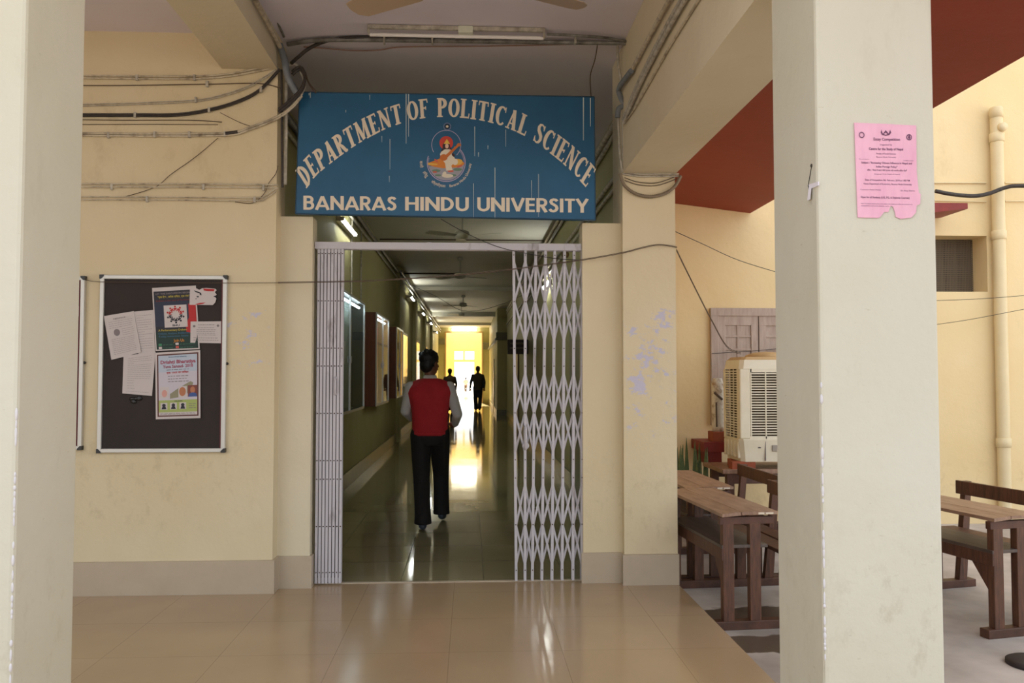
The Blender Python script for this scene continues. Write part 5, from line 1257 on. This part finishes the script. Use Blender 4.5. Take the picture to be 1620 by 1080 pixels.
def person(loc, rz, label, cfg, mats, scale=1.0, vox=.009, vest=False, bag=False, collar=True):
    t = thing('person', label, 'person', (0, 0, 0))
    J = cfg
    skin = MB()
    hz = J['head']; hx, hy, hzz = hz
    nk = Vector((hx * .5, hy * .5, 1.44))
    yaw = J.get('look', 0); cr, sr = math.cos(yaw), math.sin(yaw)
    def hp(x, y, z): return Vector((hx + x * cr - y * sr, hy + x * sr + y * cr, hzz + z))   # +y is where the face points
    rotm = Euler((0, 0, yaw))
    skin.ell(hp(0, -.012, .03), (.074, .092, .095), 20, 14, rotm)       # skull
    skin.ell(hp(0, .02, -.035), (.058, .068, .080), 16, 12, rotm)       # face
    skin.ell(hp(0, .055, -.085), (.030, .026, .024), 12, 8, rotm)       # chin
    skin.cap(hp(0, .083, .0), hp(0, .104, -.032), .010, .014, 8)        # nose
    skin.cap(hp(-.018, .088, -.062), hp(.018, .088, -.062), .007, .007, 8)  # mouth
    for s_ in (-1, 1):
        skin.ell(hp(s_ * .077, -.005, -.005), (.011, .022, .034), 10, 8, rotm)  # ear
        skin.ell(hp(s_ * .030, .076, .014), (.013, .010, .008), 8, 6, rotm)      # brow/eye
    skin.cap(nk - Vector((0, 0, .04)), hp(0, -.01, -.05), .056, .052)
    skin.loft([(0, 0, .88, .15, .10), (0, 0, .98, .145, .10), (0, 0, 1.08, .14, .095), (0, 0, 1.22, .155, .10), (0, 0, 1.34, .165, .10), (0, 0, 1.40, .13, .08), (0, 0, 1.46, .055, .055)])
    leg = MB(); slv = MB(); arms = MB()
    for s_, nm in ((-1, 'L'), (1, 'R')):
        hip = Vector((s_ * .09, 0, .90)); kn = Vector(J['knee' + nm]); an = Vector(J['ankle' + nm])
        skin.cap(hip, kn, .075, .052); skin.cap(kn, an, .050, .036)
        d_ = (kn - hip)
        leg.cap(hip, hip.lerp(kn, .5), .106, .096); leg.cap(hip.lerp(kn, .5), kn, .096, .083); leg.cap(kn, kn.lerp(an, .55), .082, .078); leg.tube([kn.lerp(an, .5), an + Vector((0, 0, .03)), an + Vector((0, 0, -.035))], [.078, .080, .086], 16)
        sh = Vector((s_ * .188, 0, 1.365)); el_ = Vector(J['elbow' + nm]); wr = Vector(J['wrist' + nm])
        skin.cap(sh, el_, .046, .038); skin.cap(el_, wr, .038, .026)
        hd = Vector(J['hand' + nm]); hand(skin, wr + (hd - wr).normalized() * .02, hd - wr, -s_)
        slv.cap(sh, el_, .062, .050); slv.cap(el_, wr, .050, .036)
    skin.build('body', mats['skin'], t, voxel=vox * .75, smooth_it=1)
    leg.loft([(0, 0, .80, .13, .10), (0, 0, .88, .165, .118), (0, 0, .96, .158, .112), (0, 0, 1.0, .152, .108)])
    leg.build('trousers', mats['leg'], t, voxel=vox, smooth_it=2)
    torso = [(0, 0, .90, .170, .120), (0, 0, .93, .176, .126), (0, 0, 1.02, .176, .126), (0, 0, 1.12, .180, .128), (0, -.005, 1.22, .202, .132), (0, -.005, 1.31, .226, .126), (0, 0, 1.37, .212, .112), (0, 0, 1.41, .155, .098), (0, 0, 1.455, .085, .072)]
    if vest:
        slv.loft([(0, 0, 1.0, .155, .11), (0, 0, 1.3, .17, .115), (0, 0, 1.40, .14, .09), (0, 0, 1.45, .07, .06)])
        slv.build('shirt', mats['top'], t, voxel=vox, smooth_it=2)
        v = MB(); v.loft(torso)
        for s_ in (-1, 1): v.cap((s_ * .10, 0, 1.385), (s_ * .182, 0, 1.350), .066, .060)
        v.build('vest', mats['vest'], t, voxel=vox, smooth_it=2)
        h = MB(); h.loft([(0, 0, .895, .174, .124), (0, 0, .91, .180, .131), (0, 0, .935, .178, .129)]); h.build('vest_hem', mats['vest'], t)
    else:
        slv.loft([(0, 0, .80, .175, .125)] + torso); slv.build('coat', mats['top'], t, voxel=vox, smooth_it=2)
    if collar:
        c = MB(); c.loft([(nk.x, nk.y - .004, 1.43, .078, .074), (nk.x, nk.y - .004, 1.455, .070, .068), (nk.x, nk.y - .004, 1.485, .060, .060)]); c.build('collar', mats['collar'], t)
    hr = MB()
    hr.ell(hp(0, -.022, .050), (.090, .106, .088), 20, 14, rotm); hr.ell(hp(0, -.055, -.015), (.076, .062, .082), 16, 12, rotm)
    for s_ in (-1, 1): hr.ell(hp(s_ * .066, -.015, .02), (.020, .048, .055), 12, 8, rotm)
    r = random.Random(3)
    for k in range(26):
        a = r.uniform(0, 6.3); e = r.uniform(.2, 1.4); x, y, z = .084 * math.cos(a) * math.cos(e), -.022 + .092 * math.sin(a) * math.cos(e), .055 + .078 * math.sin(e)
        hr.cap(hp(x, y, z), hp(x * 1.12, y * 1.1 - .004, z + .012), .012, .006, 6)
    hr.build('hair', mats['hair'], t, voxel=vox * .7, smooth_it=1)
    for nm in 'LR':
        an = Vector(J['ankle' + nm]); toe = Vector(J['toe' + nm]); fl = toe - an
        f = MB(); hl = an + Vector((0, -.03, -.05)); hl.z = max(hl.z, .035)
        f.cap(hl, hl.lerp(toe, .5), .036, .040); f.cap(hl.lerp(toe, .45), toe, .042, .034); f.cap(an + Vector((0, 0, -.01)), hl.lerp(toe, .3), .042, .04)
        f.build('shoe', mats['shoe'], t, voxel=.009, smooth_it=1)
    if bag:
        MB().bbox(.17, .27, -.12, .14, .88, 1.16, .03).build('satchel', mats['bag'], t); MB().tube(smooth([(.22, .0, 1.15), (.19, .09, 1.35), (.10, .06, 1.45), (.05, -.05, 1.45)]), .012, 6).build('satchel_strap', mats['bag'], t)
    t.location = loc; t.rotation_euler = (0, 0, rz); t.scale = (scale,) * 3
    return t
walk = dict(head=(.0, .01, 1.605), look=-.75,
            kneeL=(-.085, .02, .49), ankleL=(-.055, -.21, .10), toeL=(-.065, -.07, .034),
            kneeR=(.10, .24, .50), ankleR=(.105, .27, .115), toeR=(.12, .40, .040),
            elbowR=(.270, -.04, 1.10), wristR=(.245, .13, 1.00), handR=(.205, .27, .965),
            elbowL=(-.245, .02, 1.13), wristL=(-.20, .20, 1.05), handL=(-.15, .31, 1.04))
person((-.395, 8.22, 0), 0, 'person in red sleeveless sweater and black trousers walking away through the gate', walk,
       dict(skin=M_skin, leg=M_trous, top=M_shirt, vest=M_vest, collar=M_shirt, hair=M_hair, shoe=M_shoe), vest=True)
stand = dict(head=(0, 0, 1.605), look=0,
             kneeL=(-.09, .10, .49), ankleL=(-.07, .12, .09), toeL=(-.08, .26, .036),
             kneeR=(.09, .02, .49), ankleR=(.06, -.20, .12), toeR=(.07, -.08, .04),
             elbowR=(.26, 0, 1.11), wristR=(.25, .10, .88), handR=(.25, .16, .78),
             elbowL=(-.27, -.04, 1.11), wristL=(-.30, .04, .88), handL=(-.31, .08, .78))
person((.31, 33.6, 0), 0, 'dark silhouetted person with shoulder bag walking at the far right of corridor', stand,
       dict(skin=M_skin, leg=M_trous, top=M_coat, collar=M_coat, hair=M_hair, shoe=M_black, bag=M_black), vox=.016, bag=True, scale=1.04)
person((-.80, 32.6, 0), .1, 'dark silhouetted person left of the doorway, partly behind the red sweater', stand,
       dict(skin=M_skin, leg=M_trous, top=M_coat2, collar=M_coat2, hair=M_hair, shoe=M_black), vox=.016, scale=.98)
person((-.40, 74, GZ), 0, 'tiny faint person in the glare outside the far doorway', stand,
       dict(skin=M_skin, leg=M_coat2, top=mat('pale_pink_cloth', (200, 150, 130), .8), collar=M_shirt, hair=M_hair, shoe=M_black), vox=.02, scale=.75)
